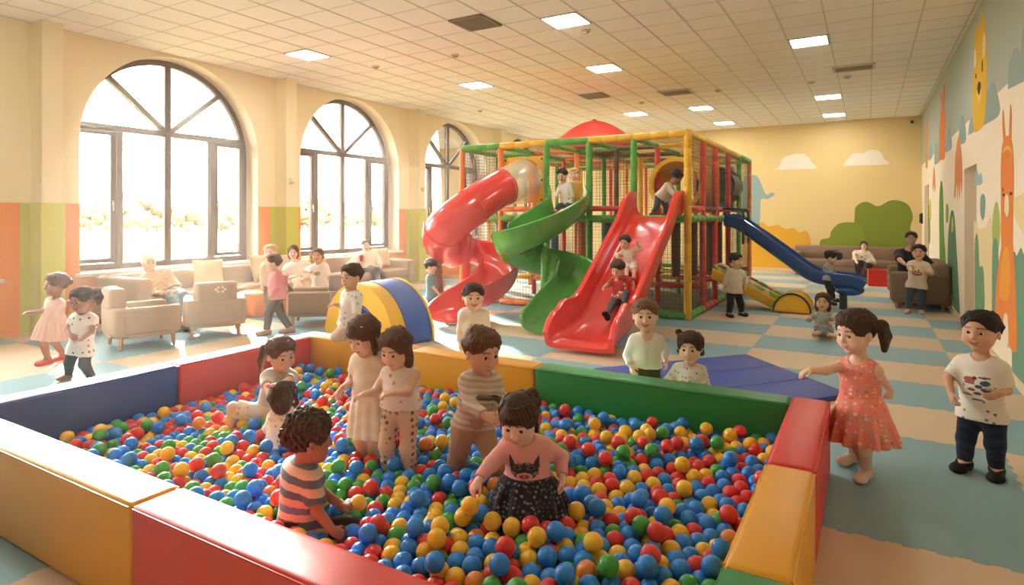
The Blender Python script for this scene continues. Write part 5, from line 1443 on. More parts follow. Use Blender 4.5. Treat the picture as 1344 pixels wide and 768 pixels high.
PB['graphic'] = person('boy in a white printed T-shirt and dark jeans walking by the animal wall', 3.57, .945, (1289,541,0), (1288,473,0), (1287,435,-.02), yaw=-12, hyaw=-22, L=(1311,517,-.14), R=(1249,518,.0), eL=(.9,.5,-.3), eR=(-.4,1,0),
  fL=(1308,-.06), fR=(1266,.05), skin='olive', hair=hair('short','black',t=.025,line=-.10,side=.0), pL=(-.3,1,.0), hdL=(-.9,.05,-.35), curl=(18, 25),
  top=dict(sleeve=.80, col=tee_print(dots('#e4dccd', ['#8c8a7d','#a0998a','#6d6a60'], .05, .17), [(.035,.62,.024,.05,'#3d5a66'),(-.04,.66,.03,.055,'#b2503f'),(-.04,.60,.03,.02,'#5c7480'),(.005,.55,.018,.035,'#3b4a52'),(.045,.50,.03,.04,'#4a5560'),(-.03,.48,.02,.03,'#7a4a3a'),(.0,.42,.022,.03,'#46525a'),(.05,.38,.022,.022,'#6a5a48'),(-.05,.38,.03,.02,'#8a7a5f'),(.03,.72,.03,.018,'#57504a'),(.0,.30,.03,.02,'#5a6a6a'),(-.015,.70,.012,.03,'#2f3f48')]), hem=-.12, e=.014),
  bottom=dict(name='jeans', col=knit('#151d2b', '#1c2738', 120), e=.010), shoes=dict(col='#141110'), smile=1, open_=.5)
# ---- behind the pit ----
PB['whiteshirt'] = person('brown-haired boy in a white collarless shirt behind the green pit wall', 4.45, .92, (847,481,0), (849,442,0), (847,414,0), yaw=8, hyaw=0, R=(829,482,-.06), L=(874,474,.02), eL=(.5,1,0), eR=(-.4,1,0), z0=.045,
  skin='light', hair=hair('short','mid',t=.03,fringe=True,line=-.12), top=dict(sleeve=1.75, col='#f3efe6', hem=.0, e=.013, vneck=.012), bottom=dict(col='#4f3a2c'), smile=.7, open_=.1, headscale=1.0)
PB['bun'] = person('curly-haired little girl in a pale patterned top kneeling behind the green pit wall', 4.32, .86, (905,506,0), (905,481,0), (906,457,-.02), yaw=-10, hyaw=-12, hpitch=2, R=(886,506,-.10), L=(924,506,-.10), eR=(-.4,1,0), eL=(.4,1,0), z0=.045,
  fL=(915,538,.22), fR=(898,538,.22), kL=(.2,-1,-.3), kR=(-.2,-1,-.3), tdL=(0,1,-.2), tdR=(0,1,-.2), skin='light', hair=hair('tied','dark',t=.05,line=-.12,fringe=True,am=.016,tails=[[(-.28,-.05,.36,.07),(-.38,-.05,.48,.11)],[(.3,-.1,.0,.08),(.36,-.05,-.14,.09)],[(-.3,-.1,.0,.08),(-.36,-.05,-.14,.09)]], ties=[(-.33,.02,.44,.9,'#c07a3a')]),
  top=dict(sleeve=1.9, col=dots('#e9e2d4', ['#a39d90','#c29a80','#8d979d'], .030, .26), hem=-.15), bottom=dict(col='#5a6a80'), smile=.6, open_=.6)
PB['sweater'] = person('dark-haired boy in a cream sweater standing behind the yellow pit wall', 5.3, .93, (622,451,0), (622,408,0), (621,390,-.02), yaw=5, hyaw=8, R=(604,450,-.03), L=(640,450,-.03), skin='light', hair=hair('short','dark',t=.03,line=-.13,fringe=True),
  top=dict(sleeve=1.9, col=tee_print('#f0e8da', [(0,.62,.05,.05,'#cdae93'),(.03,.55,.03,.03,'#b99a86'),(-.03,.55,.02,.03,'#c4a08a')]), hem=-.2, e=.018), bottom=dict(col='#6d5a48'), smile=.6, open_=.5)
PB['kneel'] = person('boy in white patterned clothes kneeling on the yellow pit wall', 5.25, .86, (459,420,0), (462,384,0), (461,363,-.02), yaw=-55, hyaw=-52, hpitch=5, R=(440,399,-.02), eR=(0,.3,-1), L=(464,425,-.16), eL=(.8,-.2,-.2), hdR=(-1,-.1,-.1), pR=(0,0,-1),
  fL=(468,441,.02), fR=(472,438,.18), kL=(-1,-.3,-.3), kR=(-1,.1,-.3), tdL=(1,.2,-.1), tdR=(1,.2,-.1), skin='tan', hair=hair('short','dark',t=.03,line=-.11), z0=.42,
  top=dict(sleeve=1.3, col=dots('#f0eadd', ['#b8b4a4','#a8b0b0','#c9a98a'], .05, .24), hem=-.25, e=.016), bottom=dict(col=dots('#e0d2bc', ['#a89c8c','#b9b3a6'], .045, .25), e=.012), smile=.3, open_=.2)
# ---- in the ball pit ----
PB['ponytail'] = person('girl with a brown ponytail in a grey T-shirt hugging another child among the balls', 4.05, .90, (355,541,0), (369,489,0), (369,465,-.03), yaw=22, hyaw=30, hpitch=14, hroll=-4, R=(356,520,-.26), eR=(-1,-.2,-.5), L=(362,508,-.30), eL=(1,-.3,.1),
  fR=(300,572,-.10), fL=(318,575,-.02), kR=(-.2,0,1), kL=(0,0,1), tdR=(-.8,-.3,.5), tdL=(-.8,-.3,.5), hdR=(.7,-.3,-.4), hdL=(-1,.0,-.2), pL=(0,.3,-1), skin='tan', hair=hair('tied','brown',t=.03,line=-.10,fringe=True,tails=[[(-.1,-.44,.12,.09),(-.22,-.56,.0,.13),(-.30,-.55,-.35,.11),(-.34,-.45,-.62,.05)]]),
  top=dict(sleeve=.8, col='#d0c8bc', hem=-.05, e=.012), bottom=dict(name='shorts', col=dots('#e3d2b6', ['#c0a684','#efe3cc'], .04, .3), e=.016, upto=.9), smile=1.1, open_=.7)
PB['bow'] = person('child with dark hair and a pink bow seen from behind in a cream dress', 3.68, .80, (364,591,0), (377,548,0), (374,523,0), yaw=150, hyaw=140, hpitch=-5, hroll=6, R=(392,560,.18), L=(360,560,.14), fR=(392,606,.22), fL=(372,606,.25), kR=(.3,.6,1), kL=(-.2,.7,1), skin='tan',
  hair=hair('bob','dark',t=.03,len=.28,line=-.15,ties=[(.18,-.30,.50,1.7,'#e58f92')]),
  top=dict(name='dress', sleeve=1.6, col=dots('#efe0c4', ['#d9bfa0','#cfae94'], .03, .28), hem=-.3, e=.016, skirt=dict(at=.25,len=.20,r0=.12,r1=.19,folds=10,amp=.05,dir=(0,0,-1))), smile=.5)
PB['curly'] = person('curly-haired boy in a striped T-shirt sitting with his back turned in the ball pit', 2.74, .93, (392,690,0), (398,613,0), (407,575,.0), yaw=118, hyaw=98, hpitch=6, R=(437,697,-.14), eR=(-.7,-.5,-.5), L=(447,663,.02), eL=(-.2,.6,-.6), hdR=(.8,.2,-.5), hdL=(1,-.05,.05), pL=(0,0,-1), curl=(50, 30),
  fR=(452,722,.10), fL=(486,706,.24), kR=(.8,-.3,.75), kL=(.6,.5,.8), tdR=(.4,.9,-.1), tdL=(.8,.5,0), skin='brown', hair=hair('curly','dark',t=.045,line=-.10),
  top=dict(sleeve=.82, col=stripes(['#cdbb9c','#5b6e7a','#ded0b6','#6f8a9a','#d0a688','#566873'], .12), hem=-.18, e=.016), bottom=dict(col='#37322f', e=.013), smile=.3, open_=.1)
PB['creamdress'] = person('dark-haired girl in a long cream dress bending over the balls', 3.5, .97, (488,523,0), (486,467,0), (477,441,-.05), yaw=-38, hyaw=-48, hpitch=24, R=(451,508,-.10), eR=(-.2,.4,-1), L=(509,506,-.04), eL=(.8,.4,-.2), skin='light', headscale=.90, girth=.84, hdR=(-.6,-.1,-.8),
  hair=hair('long','brown',t=.03,len=.52,bangs=True,line=-.17,ties=[(.26,.15,.40,.5,'#d8e0e4')]), fL=(492,0), fR=(481,.03),
  top=dict(name='dress', sleeve=.55, col=knit('#f0e6d4', '#e9dcc6', 90), hem=.1, e=.012, skirt=dict(at=.42,len=.31,r0=.092,r1=.155,folds=14,amp=.06)), bottom=dict(name='tights', col='#dcc2a4', e=.003, upto=2, feet=True), smile=.5, open_=.2)
PB['tank'] = person('long-haired girl in a white sleeveless top and dotted leggings reaching left', 3.33, .88, (526,530,0), (525,484,0), (519,458,-.03), yaw=-30, hyaw=-34, hpitch=20, R=(480,517,-.12), eR=(-.2,.5,-1), L=(515,516,-.20), eL=(.8,.4,-.6), hdR=(-.8,0,-.2), hdL=(-.9,-.1,-.1), pR=(.2,-.2,-1), pL=(.1,.2,-1), skin='light', headscale=.96, girth=.92,
  hair=hair('long','brown',t=.035,len=.72,line=-.115), fL=(540,0), fR=(511,.03),
  top=dict(col=dots('#f1e9dc', ['#cdb79c','#d6a79a'], .045, .22), hem=-.08, e=.011), bottom=dict(name='leggings', col=dots('#ddc2a6', ['#7a6a5c','#a0523f','#8f97a0'], .036, .30), e=.006, upto=1.95), smile=.9, open_=.6)
PB['greyboy'] = person('boy in grey striped top and khaki trousers wading through the balls', 3.2, .93, (620,556,0), (632,493,0), (633,461,-.04), yaw=35, hyaw=36, hpitch=14, R=(636,546,-.20), eR=(-1,.3,-.5), L=(655,544,-.12), eL=(.6,.8,-.6), hdR=(.8,-.2,-.3), hdL=(.1,-.5,-.6), skin='tan', hair=hair('short','brown',t=.03,line=-.12,fringe=True),
  fR=(592,.14), fL=(636,-.02), kR=(.3,-1,0), top=dict(sleeve=1.88, col=tee_print(stripes(['#cfc3ae','#b5aa98','#d6cbb6','#bfb3a0'], .055), [(0,.66,.085,.05,'#7d7366'),(.02,.62,.07,.025,'#5f574d'),(-.03,.70,.03,.02,'#9a8c78'),(.045,.68,.02,.02,'#4f4840'),(-.045,.62,.018,.018,'#4f4840')]), hem=-.02, e=.013), bottom=dict(col='#b59a76', e=.013), smile=1.1, open_=.7)
def pig(loc, V):
    out = np.tile(C3('#e6aaa4'), (len(V), 1)); x, z = loc[:, 0], loc[:, 2]-.14; f = loc[:, 1] > 0
    def el(cx, cz, rx, rz, c, cond=True):
        m = f & (((x-cx)/rx)**2+((z-cz)/rz)**2 < 1) & cond; out[m] = C3(c)
    el(0, .36, .062, .20, '#3f3a3c')
    for s in (-1, 1):
        m = f & (np.abs(x-s*(.052+.06*(z-.5))) < .020*(1-(z-.42)/.30)) & (z > .42) & (z < .70); out[m] = C3('#3f3a3c')
        el(s*.03, .44, .020, .05, '#6f6a6a'); el(s*.032, .44, .011, .028, '#1e1a1c'); el(s*.05, .30, .014, .04, '#8b8180'); el(s*.018, .54, .012, .03, '#9c7f7c')
    el(0, .24, .036, .095, '#e6aaa4'); el(0, .24, .026, .07, '#b9706c')
    for s in (-1, 1): el(s*.011, .24, .006, .028, '#5a3a3c')
    return out
PB['pig'] = person('girl with dark fringe in pink animal-face top and black skirt kneeling in the balls', 2.75, .86, (693,630,0), (690,579,-.03), (681,552,-.08), yaw=-8, hyaw=-16, hpitch=20, R=(628,631,-.17), eR=(-.5,.9,-.1), L=(738,628,-.06), eL=(.6,.9,-.1), hdR=(-.6,-.3,-.8), hdL=(0,-.2,-1), pR=(0,.3,-1), skin='fair',
  fL=(724,668,.20), fR=(668,668,.22), kL=(.25,-1,.1), kR=(-.25,-1,.1), tdL=(0,1,-.1), tdR=(0,1,-.1), hair=hair('tied','dark',t=.035,bangs=True,line=-.17,tails=[[(.12,-.30,.40,.10),(.20,-.42,.34,.14),(.26,-.5,.1,.10)],[(.35,-.02,.1,.06),(.36,.02,-.2,.05)],[(-.35,-.02,.1,.06),(-.36,.02,-.2,.05)]],ties=[(.14,-.33,.46,.6,'#3a2a2c')]),
  top=dict(sleeve=1.88, col=pig, hem=-.05, e=.014), skirt=dict(at=.15,len=.20,r0=.125,r1=.225,folds=13,amp=.09,dir=(0,-.15,-1),col=dots('#26242a', ['#6f6d74','#4a484e','#88868a'], .018, .36)), bottom=dict(name='tights', col='#17151a', e=.003, upto=2, feet=True), smile=.9, open_=.7)
# ---- by the window seats ----
PB['tutu'] = person('little girl in a pale pink tutu dress with one arm stretched out, far left', 6.25, .93, (69,424,0), (73,394,0), (73,374,-.02), yaw=-62, hyaw=-72, L=(27,413,-.10), eL=(0,.3,-1), R=(88,398,.05), eR=(.5,.5,-1), hdL=(-1,0,-.2), skin='brown', hair=hair('tied','brown',t=.04,line=-.11,fringe=True,tails=[[(0,-.42,.15,.1),(0,-.52,.1,.15)]]),
  fL=(63,-.05), fR=(84,.14), top=dict(name='dress', sleeve=.4, col='#e8bfae', hem=.1, e=.012, skirt=dict(at=.36,len=.26,r0=.10,r1=.20,folds=16,amp=.10)), shoes=dict(col='#d8685c'), smile=.2, open_=.1)
PB['dotted'] = person('little girl with curly ponytail in white dotted blouse and dark jeans, far left', 5.55, .88, (106,456,0), (111,414,0), (107,394,-.03), yaw=-38, hyaw=-48, hpitch=12, R=(93,440,-.10), eR=(-.9,.2,-.4), L=(107,446,-.14), eL=(1,.1,-.5), hdR=(.6,-.3,-.3), hdL=(-.9,-.1,-.1), skin='brown', hair=hair('tied','dark',t=.035,line=-.11,am=.014,tails=[[(.10,-.40,.26,.1),(.24,-.54,.2,.15),(.30,-.54,-.08,.15),(.32,-.46,-.32,.07)]]),
  fL=(120,-.04), fR=(90,.06), top=dict(sleeve=.55, col=dots('#f1eadd', ['#5a4a3e','#8a5a48','#7a7a58'], .05, .22), hem=-.22, e=.016), bottom=dict(name='jeans', col='#3a4040'), smile=.5, open_=.5)
PB['pinkboy'] = person('boy in pink long-sleeved top and dark trousers walking left past the orange pouf', 7.8, 1.02, (364,388,0), (362,359,0), (358,345,-.02), yaw=-78, hyaw=-85, L=(357,387,-.10), eL=(.9,-.3,0), R=(375,377,.08), eR=(1,.3,0), skin='tan', hair=hair('short','brown',t=.02,line=-.09), fL=(350,-.05), fR=(381,.06), headscale=.86,
  top=dict(sleeve=1.8, col='#d98a8c', hem=-.15, e=.014), bottom=dict(col='#56493d'), shoes=dict(col='#b08a74'), smile=.2)
PB['blond'] = person('fair-haired child standing behind the boy in pink', 9.1, 1.08, (357,372,0), (356,345,0), (355,331,0), yaw=20, hyaw=-20, skin='light', hair=hair('short','blond',t=.03,line=-.10), headscale=.85, top=dict(sleeve=1.8, col='#dfc9a8', hem=-.1), bottom=dict(col='#8a7a68'))
PB['standwhite'] = person('child in a white top and jeans standing in front of the woman on the sofa', 9.35, 1.06, (421,375,0), (418,348,0), (417,335,-.02), yaw=-10, hyaw=-15, R=(405,356,-.05), eR=(-1,.2,-.4), L=(434,378,0), eL=(.8,.3,0), skin='tan', headscale=.82, hair=hair('bob','mid',t=.03,len=.3,line=-.11),
  top=dict(sleeve=.8, col=tee_print('#f0e8da', [(-.02,.62,.05,.09,'#c99a7c')]), hem=-.15), bottom=dict(name='jeans', col='#56606a'), shoes=dict(col='#4d6f86'))
PB['scarf'] = person('woman in a white headscarf and blue jeans sitting on the long window sofa', 8.62, 1.66, (217,383,0), (200,361,.05), (195,345,.03), yaw=30, hyaw=22, hpitch=-2, adult=True, headscale=1.10, R=(213,386,-.30), eR=(-1,-.3,-.4), L=(226,384,-.15), eL=(.5,.4,-.6), skin='tan',
  fL=(246,419,-.42), fR=(238,421,-.55), kL=(.6,-.4,.8), kR=(.5,-.5,.8), tdL=(.75,-.6,0), tdR=(.75,-.6,0), hair=hair('none','grey'), top=dict(sleeve=1.85, col=knit('#d9c0a0', '#cdb392', 90), hem=-.12, e=.014), bottom=dict(name='jeans', col='#7d8a94', e=.010), shoes=dict(col='#8a5a48'), smile=1.2, open_=.8)
PB['seatwoman'] = person('woman with long brown hair in white top sitting at the end of the window sofa', 10.1, 1.55, (393,366,0), (388,346,0), (385,331,-.03), yaw=20, hyaw=-5, adult=True, headscale=1.05, R=(383,364,-.35), eR=(-1,.2,-.5), L=(404,362,-.25), eL=(1,.2,-.5), skin='fair', hair=hair('long','brown',t=.04,len=.5,line=-.12), z0=0,
  fL=(408,400,-.55), fR=(396,403,-.60), kL=(.4,-.6,.8), kR=(.3,-.6,.8), tdL=(.6,-.75,0), tdR=(.6,-.75,0), top=dict(sleeve=.3, col='#f0e8da', hem=-.1), bottom=dict(col='#d6bfa0', e=.012), smile=1, open_=.5)
PB['cupman'] = person('man in a white shirt holding a red cup on the sofa under the second window', 12.15, 1.68, (484,350,0), (483,332,.03), (480,322,-.02), yaw=40, hyaw=10, adult=True, R=(473,344,-.22), eR=(-1,.0,-.5), L=(500,350,-.30), eL=(.8,.3,-.5), hdR=(.2,-.3,.6), curl=(20, 45), skin='light', hair=hair('short','brown',t=.03,line=-.09),
  fL=(514,377,-.55), fR=(498,380,-.55), kL=(.6,-.5,.8), kR=(.5,-.5,.8), tdL=(.7,-.7,0), tdR=(.7,-.7,0), top=dict(sleeve=1.85, col='#e6d9c4', hem=-.12), bottom=dict(name='jeans', col='#6a665f', e=.010), shoes=dict(col='#4a3a30'), smile=.8)
PB['cap'] = person('boy in teal T-shirt and dark cap standing by the foot of the red spiral slide', 9.16, .885, (567,388,0), (566,362,0), (566,350,-.02), yaw=65, hyaw=72, hpitch=12, R=(576,386,-.08), eR=(-.8,-.3,0), L=(574,384,.08), skin='tan', hair=hair('short','dark',t=.02,line=-.1), fL=(573,.06), fR=(563,-.06), top=dict(sleeve=.85, col='#6d8c96', hem=-.15, e=.016), bottom=dict(col=dots('#57584f', ['#8a8878','#3d3d38'], .05, .3), e=.012), shoes=dict(col='#5a6a74'))
PB['tallboy'] = person('taller child in a brown top standing behind the boy in the dark cap', 9.5, 1.02, (572,371,0), (569,345,0), (568,332,-.02), yaw=50, hyaw=55, hpitch=8, headscale=.85, L=(582,372,0), skin='tan', hair=hair('short','dark',t=.03,line=-.1), fL=(579,0), fR=(569,.05), top=dict(sleeve=.9, col='#8a6a52', hem=-.1), bottom=dict(col='#7a6a58'), shoes=dict(col='#b0584a'))
# ---- on the play frame and slides ----
PB['greentop'] = person('child in a white shirt sitting at the top of the green spiral slide', 9.5, .82, (744,266,0), (741,242,.02), (738,230,-.02), yaw=-25, hyaw=-20, hpitch=22, R=(729,262,-.12), eR=(-1,.2,0), L=(752,262,-.05), eL=(1,.2,0), fR=(727,279,-.42), fL=(738,284,-.45), kR=(-.3,-.5,1), kL=(-.1,-.6,1), tdR=(-.4,-.9,.2), tdL=(-.3,-.9,.2), skin='tan', hair=hair('short','black',t=.03,line=-.11), top=dict(sleeve=1.6, col='#e6e0d2', hem=-.1), bottom=dict(col='#33363c'), shoes=dict(col='#b0503f'), z0=1.5)
PB['yellowtop'] = person('fair-haired child in mustard top inside the frame behind the child atop the green slide', 10.3, .86, (756,257,0), (755,240,0), (753,229,0), yaw=-15, hyaw=-10, skin='fair', hair=hair('short','blond',t=.03,line=-.1), top=dict(sleeve=1.85, col='#c99a3c', hem=-.2), bottom=dict(col='#b08a4a'), z0=1.5)
PB['climber'] = person('boy in grey-white shirt and jeans bending at the top of the wide red slide', 9.55, .90, (867,258,0), (880,243,-.05), (888,233,-.08), yaw=70, hyaw=62, hpitch=35, R=(889,262,-.20), eR=(-.3,-.5,-1), L=(895,262,.05), eL=(.2,.5,-1), fR=(857,-.05), fL=(873,.12), kR=(.6,-.5,0), kL=(.6,-.3,0), skin='brown', hair=hair('short','black',t=.03,line=-.1), top=dict(sleeve=1.7, col='#d4c9b6', hem=-.12), bottom=dict(name='jeans', col='#4a5563'), shoes=dict(col='#2f2c2c'), z0=1.5)
PB['slidewhite'] = person('toddler in white sliding down the wide red slide with one arm raised', 7.98, .74, (827,345,0), (824,328,.02), (820,318,-.02), yaw=-8, hyaw=-15, hpitch=12, hroll=6, R=(813,340,-.05), eR=(-1,.2,0), L=(836,320,-.05), eL=(.9,.2,-.6), hdL=(-.2,-.1,1), fR=(822,366,-.28), fL=(832,370,-.32), kR=(-.2,-.8,.8), kL=(.2,-.8,.8), tdR=(0,-.8,.6), tdL=(0,-.8,.6), skin='tan', hair=hair('short','dark',t=.03,line=-.1), top=dict(sleeve=1.7, col=dots('#e6dccb', ['#b8a999','#c9c0b0'], .05, .28), hem=-.2), bottom=dict(name='shorts', col='#e2d6c4', upto=.85, e=.014), shoes=dict(col='#b5493c'), smile=.5)
PB['slidered'] = person('child in red and white top sliding down the wide red slide, legs out', 7.5, .86, (814,389,0), (813,364,.05), (811,353,-.01), yaw=-25, hyaw=-30, hpitch=28, R=(793,377,-.08), eR=(-.6,.3,-.7), L=(832,376,.0), eL=(.8,.2,-.5), fR=(797,414,-.36), fL=(820,402,-.30), kR=(-.3,-.6,.8), kL=(.1,-.7,.8), tdR=(-.4,-.7,.7), tdL=(-.2,-.7,.7), skin='tan', hair=hair('short','dark',t=.03,line=-.11), top=dict(sleeve=1.1, col=dots('#b8453c', ['#e3d2c4','#7a2f2c','#dcb0a4'], .05, .36), hem=-.2), bottom=dict(col='#4a5156'), shoes=dict(col='#1f1b1b'), smile=.3)
PB['blackpants'] = person('boy in white top and black trousers standing by the side of the climbing frame', 9.16, .96, (963,382,0), (965,355,0), (966,342,-.02), yaw=30, hyaw=62, hpitch=5, R=(950,378,-.03), eR=(-.9,.2,0), L=(978,376,.0), eL=(.9,.2,0), fR=(957,-.05), fL=(973,.04), skin='tan', hair=hair('short','black',t=.035,line=-.12), headscale=.92, top=dict(sleeve=1.6, col='#d9ccb6', hem=-.1, e=.016), bottom=dict(col='#1a191b', e=.011), shoes=dict(col='#1b1818'))
# ---- at the back right ----
PB['floorgirl'] = person('long-haired girl in pale patterned top sitting cross-legged on the floor tiles', 7.65, .86, (1081,432,0), (1080,409,0), (1080,396,-.02), yaw=-8, hyaw=-5, R=(1063,419,-.06), eR=(-.6,.4,-.8), L=(1093,424,-.18), eL=(1,.2,-.3), hdR=(-1,-.1,.0), fR=(1090,440,-.30), fL=(1072,438,-.32), kR=(-1,-.4,.25), kL=(1,-.4,.25), tdR=(.9,-.4,-.1), tdL=(-.9,-.4,-.1), skin='tan', hair=hair('long','dark',t=.035,len=.7,line=-.1), top=dict(sleeve=1.5, col=dots('#a9aca4', ['#8a938f','#c9c4b4','#8a7a68'], .05, .36), hem=-.2), bottom=dict(col=dots('#6f7a80', ['#8d979a','#525c62'], .05, .34), e=.012))
PB['blueslider'] = person('child in grey T-shirt and black leggings perched at the foot of the blue slide', 9.9, .84, (1086,366,0), (1087,348,.02), (1091,338,-.02), yaw=72, hyaw=80, hpitch=14, R=(1103,368,-.10), eR=(-.1,-.4,-1), L=(1105,366,.10), eL=(0,.4,-1), fR=(1090,396,-.20), fL=(1094,394,.26), kR=(1,-.3,.2), kL=(1,.4,.2), skin='tan', hair=hair('tied','black',t=.035,line=-.12,am=.014,tails=[[(0,-.38,.25,.1),(.05,-.45,.2,.14)]]), top=dict(sleeve=.8, col='#98a09e', hem=-.15), bottom=dict(name='leggings', col='#1c1a1c'), shoes=dict(col='#2a2828'))
PB['backwoman'] = person('dark-haired woman in a pale patterned shirt sitting on the back sofa', 14.75, 1.45, (1131,341,0), (1132,331,0), (1134,322,-.03), yaw=-8, hyaw=0, adult=True, R=(1124,344,-.35), eR=(-1,.2,-.4), L=(1140,344,-.35), eL=(1,.2,-.4), fR=(1126,367,-.45), fL=(1136,367,-.45), kR=(-.1,-.8,.8), kL=(.1,-.8,.8), tdR=(0,-1,0), tdL=(0,-1,0), skin='light', hair=hair('bob','black',t=.05,len=.5,line=-.11), top=dict(sleeve=1.85, col=dots('#d6c6b0', ['#a8766a','#8a8f98'], .1, .32), hem=-.1), bottom=dict(col='#1d1b1d', e=.010), shoes=dict(col='#3a2e28'))
PB['blackman'] = person('smiling man in a black T-shirt behind the barefoot child in the red print', 10.45, 1.62, (1193,364,0), (1194,330,0), (1196,313,-.05), yaw=-5, hyaw=-3, adult=True, headscale=1.02, R=(1188,347,-.42), eR=(-1,.1,-.4), L=(1212,349,-.42), eL=(1,.1,-.4), hdR=(.3,-.8,-.3), hdL=(-.3,-.8,-.3), skin='olive', fR=(1186,396,.30), fL=(1202,396,.30), kR=(-.2,-.5,-.2), kL=(.2,-.5,-.2), tdR=(0,.9,-.3), tdL=(0,.9,-.3), hair=hair('short','black',t=.05,line=-.1), top=dict(sleeve=.9, col='#1b1a1b', hem=-.1), bottom=dict(col='#2a2c33', e=.010), smile=1.2, open_=.9)
PB['redprint'] = person('barefoot child in cream shirt with red print in front of the man in black', 9.45, 1.08, (1203,374,0), (1206,345,0), (1206,331,-.02), yaw=-5, hyaw=-5, headscale=.88, R=(1196,356,-.18), eR=(-1,.2,-.4), L=(1214,357,-.18), eL=(1,.2,-.4), hdR=(.8,-.3,.2), hdL=(-.8,-.3,.2), fR=(1192,0), fL=(1209,-.04), skin='tan', hair=hair('short','black',t=.03,line=-.1), top=dict(sleeve=.9, col=tee_print('#dccfb8', [(0,.52,.065,.10,'#a5382f'),(0,.52,.05,.03,'#d9b8a4'),(.03,.66,.03,.04,'#7a3028')]), hem=-.15), bottom=dict(name='jeans', col='#3c4855'), smile=1, open_=.5)
b_ = PB['whiteshirt']; lf_, fw_, up_ = b_.T; loc0 = np.array(b_.root.location)
for i in range(5):                                      # shirt buttons down the front
    bm = BM()
    p_ = b_.pe+up_*np.linalg.norm(b_.ch-b_.pe)*(.86-.17*i)+fw_*.094-loc0; M4 = Matrix.Translation(Vector(p_))
    ball(bm, None, (.005, .005, .005), 8, 6, M=M4)
    obj('button', bm, mat('button_pearl', '#cfc4b0', rough=.3), b_.root, smooth=60)
# ---- what some of them hold or wear ----
c = PB['cupman']; hnd = Vector(c.hand['R']+np.array((0, 0, .04))+cam_vec((.03, -.05, .03)))
t = thing('cup', hnd, 0, 'red cup held by the man on the sofa under the second window', 'cup')
bm = BM(); lathe(bm, [(.03, -.05), (.042, .06), (.038, .06), (.028, -.045)], 18, cap=False); bmesh.ops.contextual_create(bm, geom=[v for v in bm.verts if v.co.z < -.049]); obj('cup_body', bm, mat('cup_red', '#c2302a', rough=.4), t, smooth=40)
bm = BM(); lathe(bm, [(.043, .055), (.045, .06), (.043, .066), (.039, .06)], 18, cap=False); obj('rim', bm, mat('cup_rim', '#d8504a', rough=.4), t, smooth=60)
# headscarf: a wrapped cap and a fold round the neck
s = PB['scarf']; q = s.q; HH = s.HH; ax = s.hax
ops = [('u', Ell(q(0, -.07, .15), ax, (.40*HH, .46*HH, .42*HH)), 0), ('s', Ell(q(0, .50, -.12), ax, (.31*HH, .40*HH, .40*HH)), .02*HH), ('i', Half(q(0, .10, -.10), -ZV_*.9+ax[1]*.35), .03*HH), ('u', Ell(q(0, -.38, -.05), ax, (.2*HH, .16*HH, .2*HH)), .06*HH)]
s.part('headscarf', ops, '#e8dcc6', M_CLOTH, disp=.003, fr_=50)
s = PB['cap']; q = s.q; HH = s.HH; ax = s.hax
ops = [('u', Ell(q(0, -.06, .16), ax, (.41*HH, .46*HH, .40*HH)), 0), ('i', Half(q(0, .0, .12), -ax[2]), .01*HH), ('u', Ell(q(0, .42, .13), ax, (.30*HH, .30*HH, .035*HH)), .02*HH)]
s.part('cap', ops, '#39404c', M_CLOTH)
HELD_SPEC = [(617, 664, 2.60, 'yellow', 'yellow ball under the fingers of the kneeling girl in the pink top'), (470, 661, 2.83, 'yellow', 'yellow ball held out by the curly-haired boy in stripes'), (463, 677, 2.80, 'green', 'green ball under the hand of the curly-haired boy in stripes')]
# ================= the ball pit =================
PX0, PX1, PY0, PY1, PT, PHH = -4.52, -.19, 1.24, 4.03, .205, .42
def vinyl(name, h):
    if name in MATS: return MATS[name]
    m, nt, b = nodes_of(name); L = nt.links; c = srgb(h)
    tc = N(nt, 'ShaderNodeTexCoord'); mp = N(nt, 'ShaderNodeMapping'); mp.inputs['Scale'].default_value = (3.0, 7.0, 4.0); mp.inputs['Rotation'].default_value = (0, 0, .5)
    L.new(tc.outputs['Object'], mp.inputs[0]); n = N(nt, 'ShaderNodeTexNoise', Scale=1.6, Detail=3.0, Distortion=.6); L.new(mp.outputs[0], n.inputs['Vector'])
    n2 = N(nt, 'ShaderNodeTexNoise', Scale=220.0, Detail=2.0); L.new(tc.outputs['Object'], n2.inputs['Vector'])
    ad = N(nt, 'ShaderNodeMath', operation='MULTIPLY_ADD'); L.new(n2.outputs['Fac'], ad.inputs[0]); ad.inputs[1].default_value = .05; L.new(n.outputs['Fac'], ad.inputs[2])
    bp = N(nt, 'ShaderNodeBump', Strength=.16, Distance=.012); L.new(ad.outputs[0], bp.inputs['Height']); L.new(bp.outputs[0], b.inputs['Normal'])
    b.inputs['Base Color'].default_value = (*c, 1); b.inputs['Roughness'].default_value = .42; b.inputs['Specular IOR Level'].default_value = .45
    MATS[name] = m; return m
VIN = dict(yellow=vinyl('vinyl_yellow', '#dfa023'), red=vinyl('vinyl_red', '#cc3328'), blue=vinyl('vinyl_blue', '#243f8c'), green=vinyl('vinyl_green', '#1f7a36'))
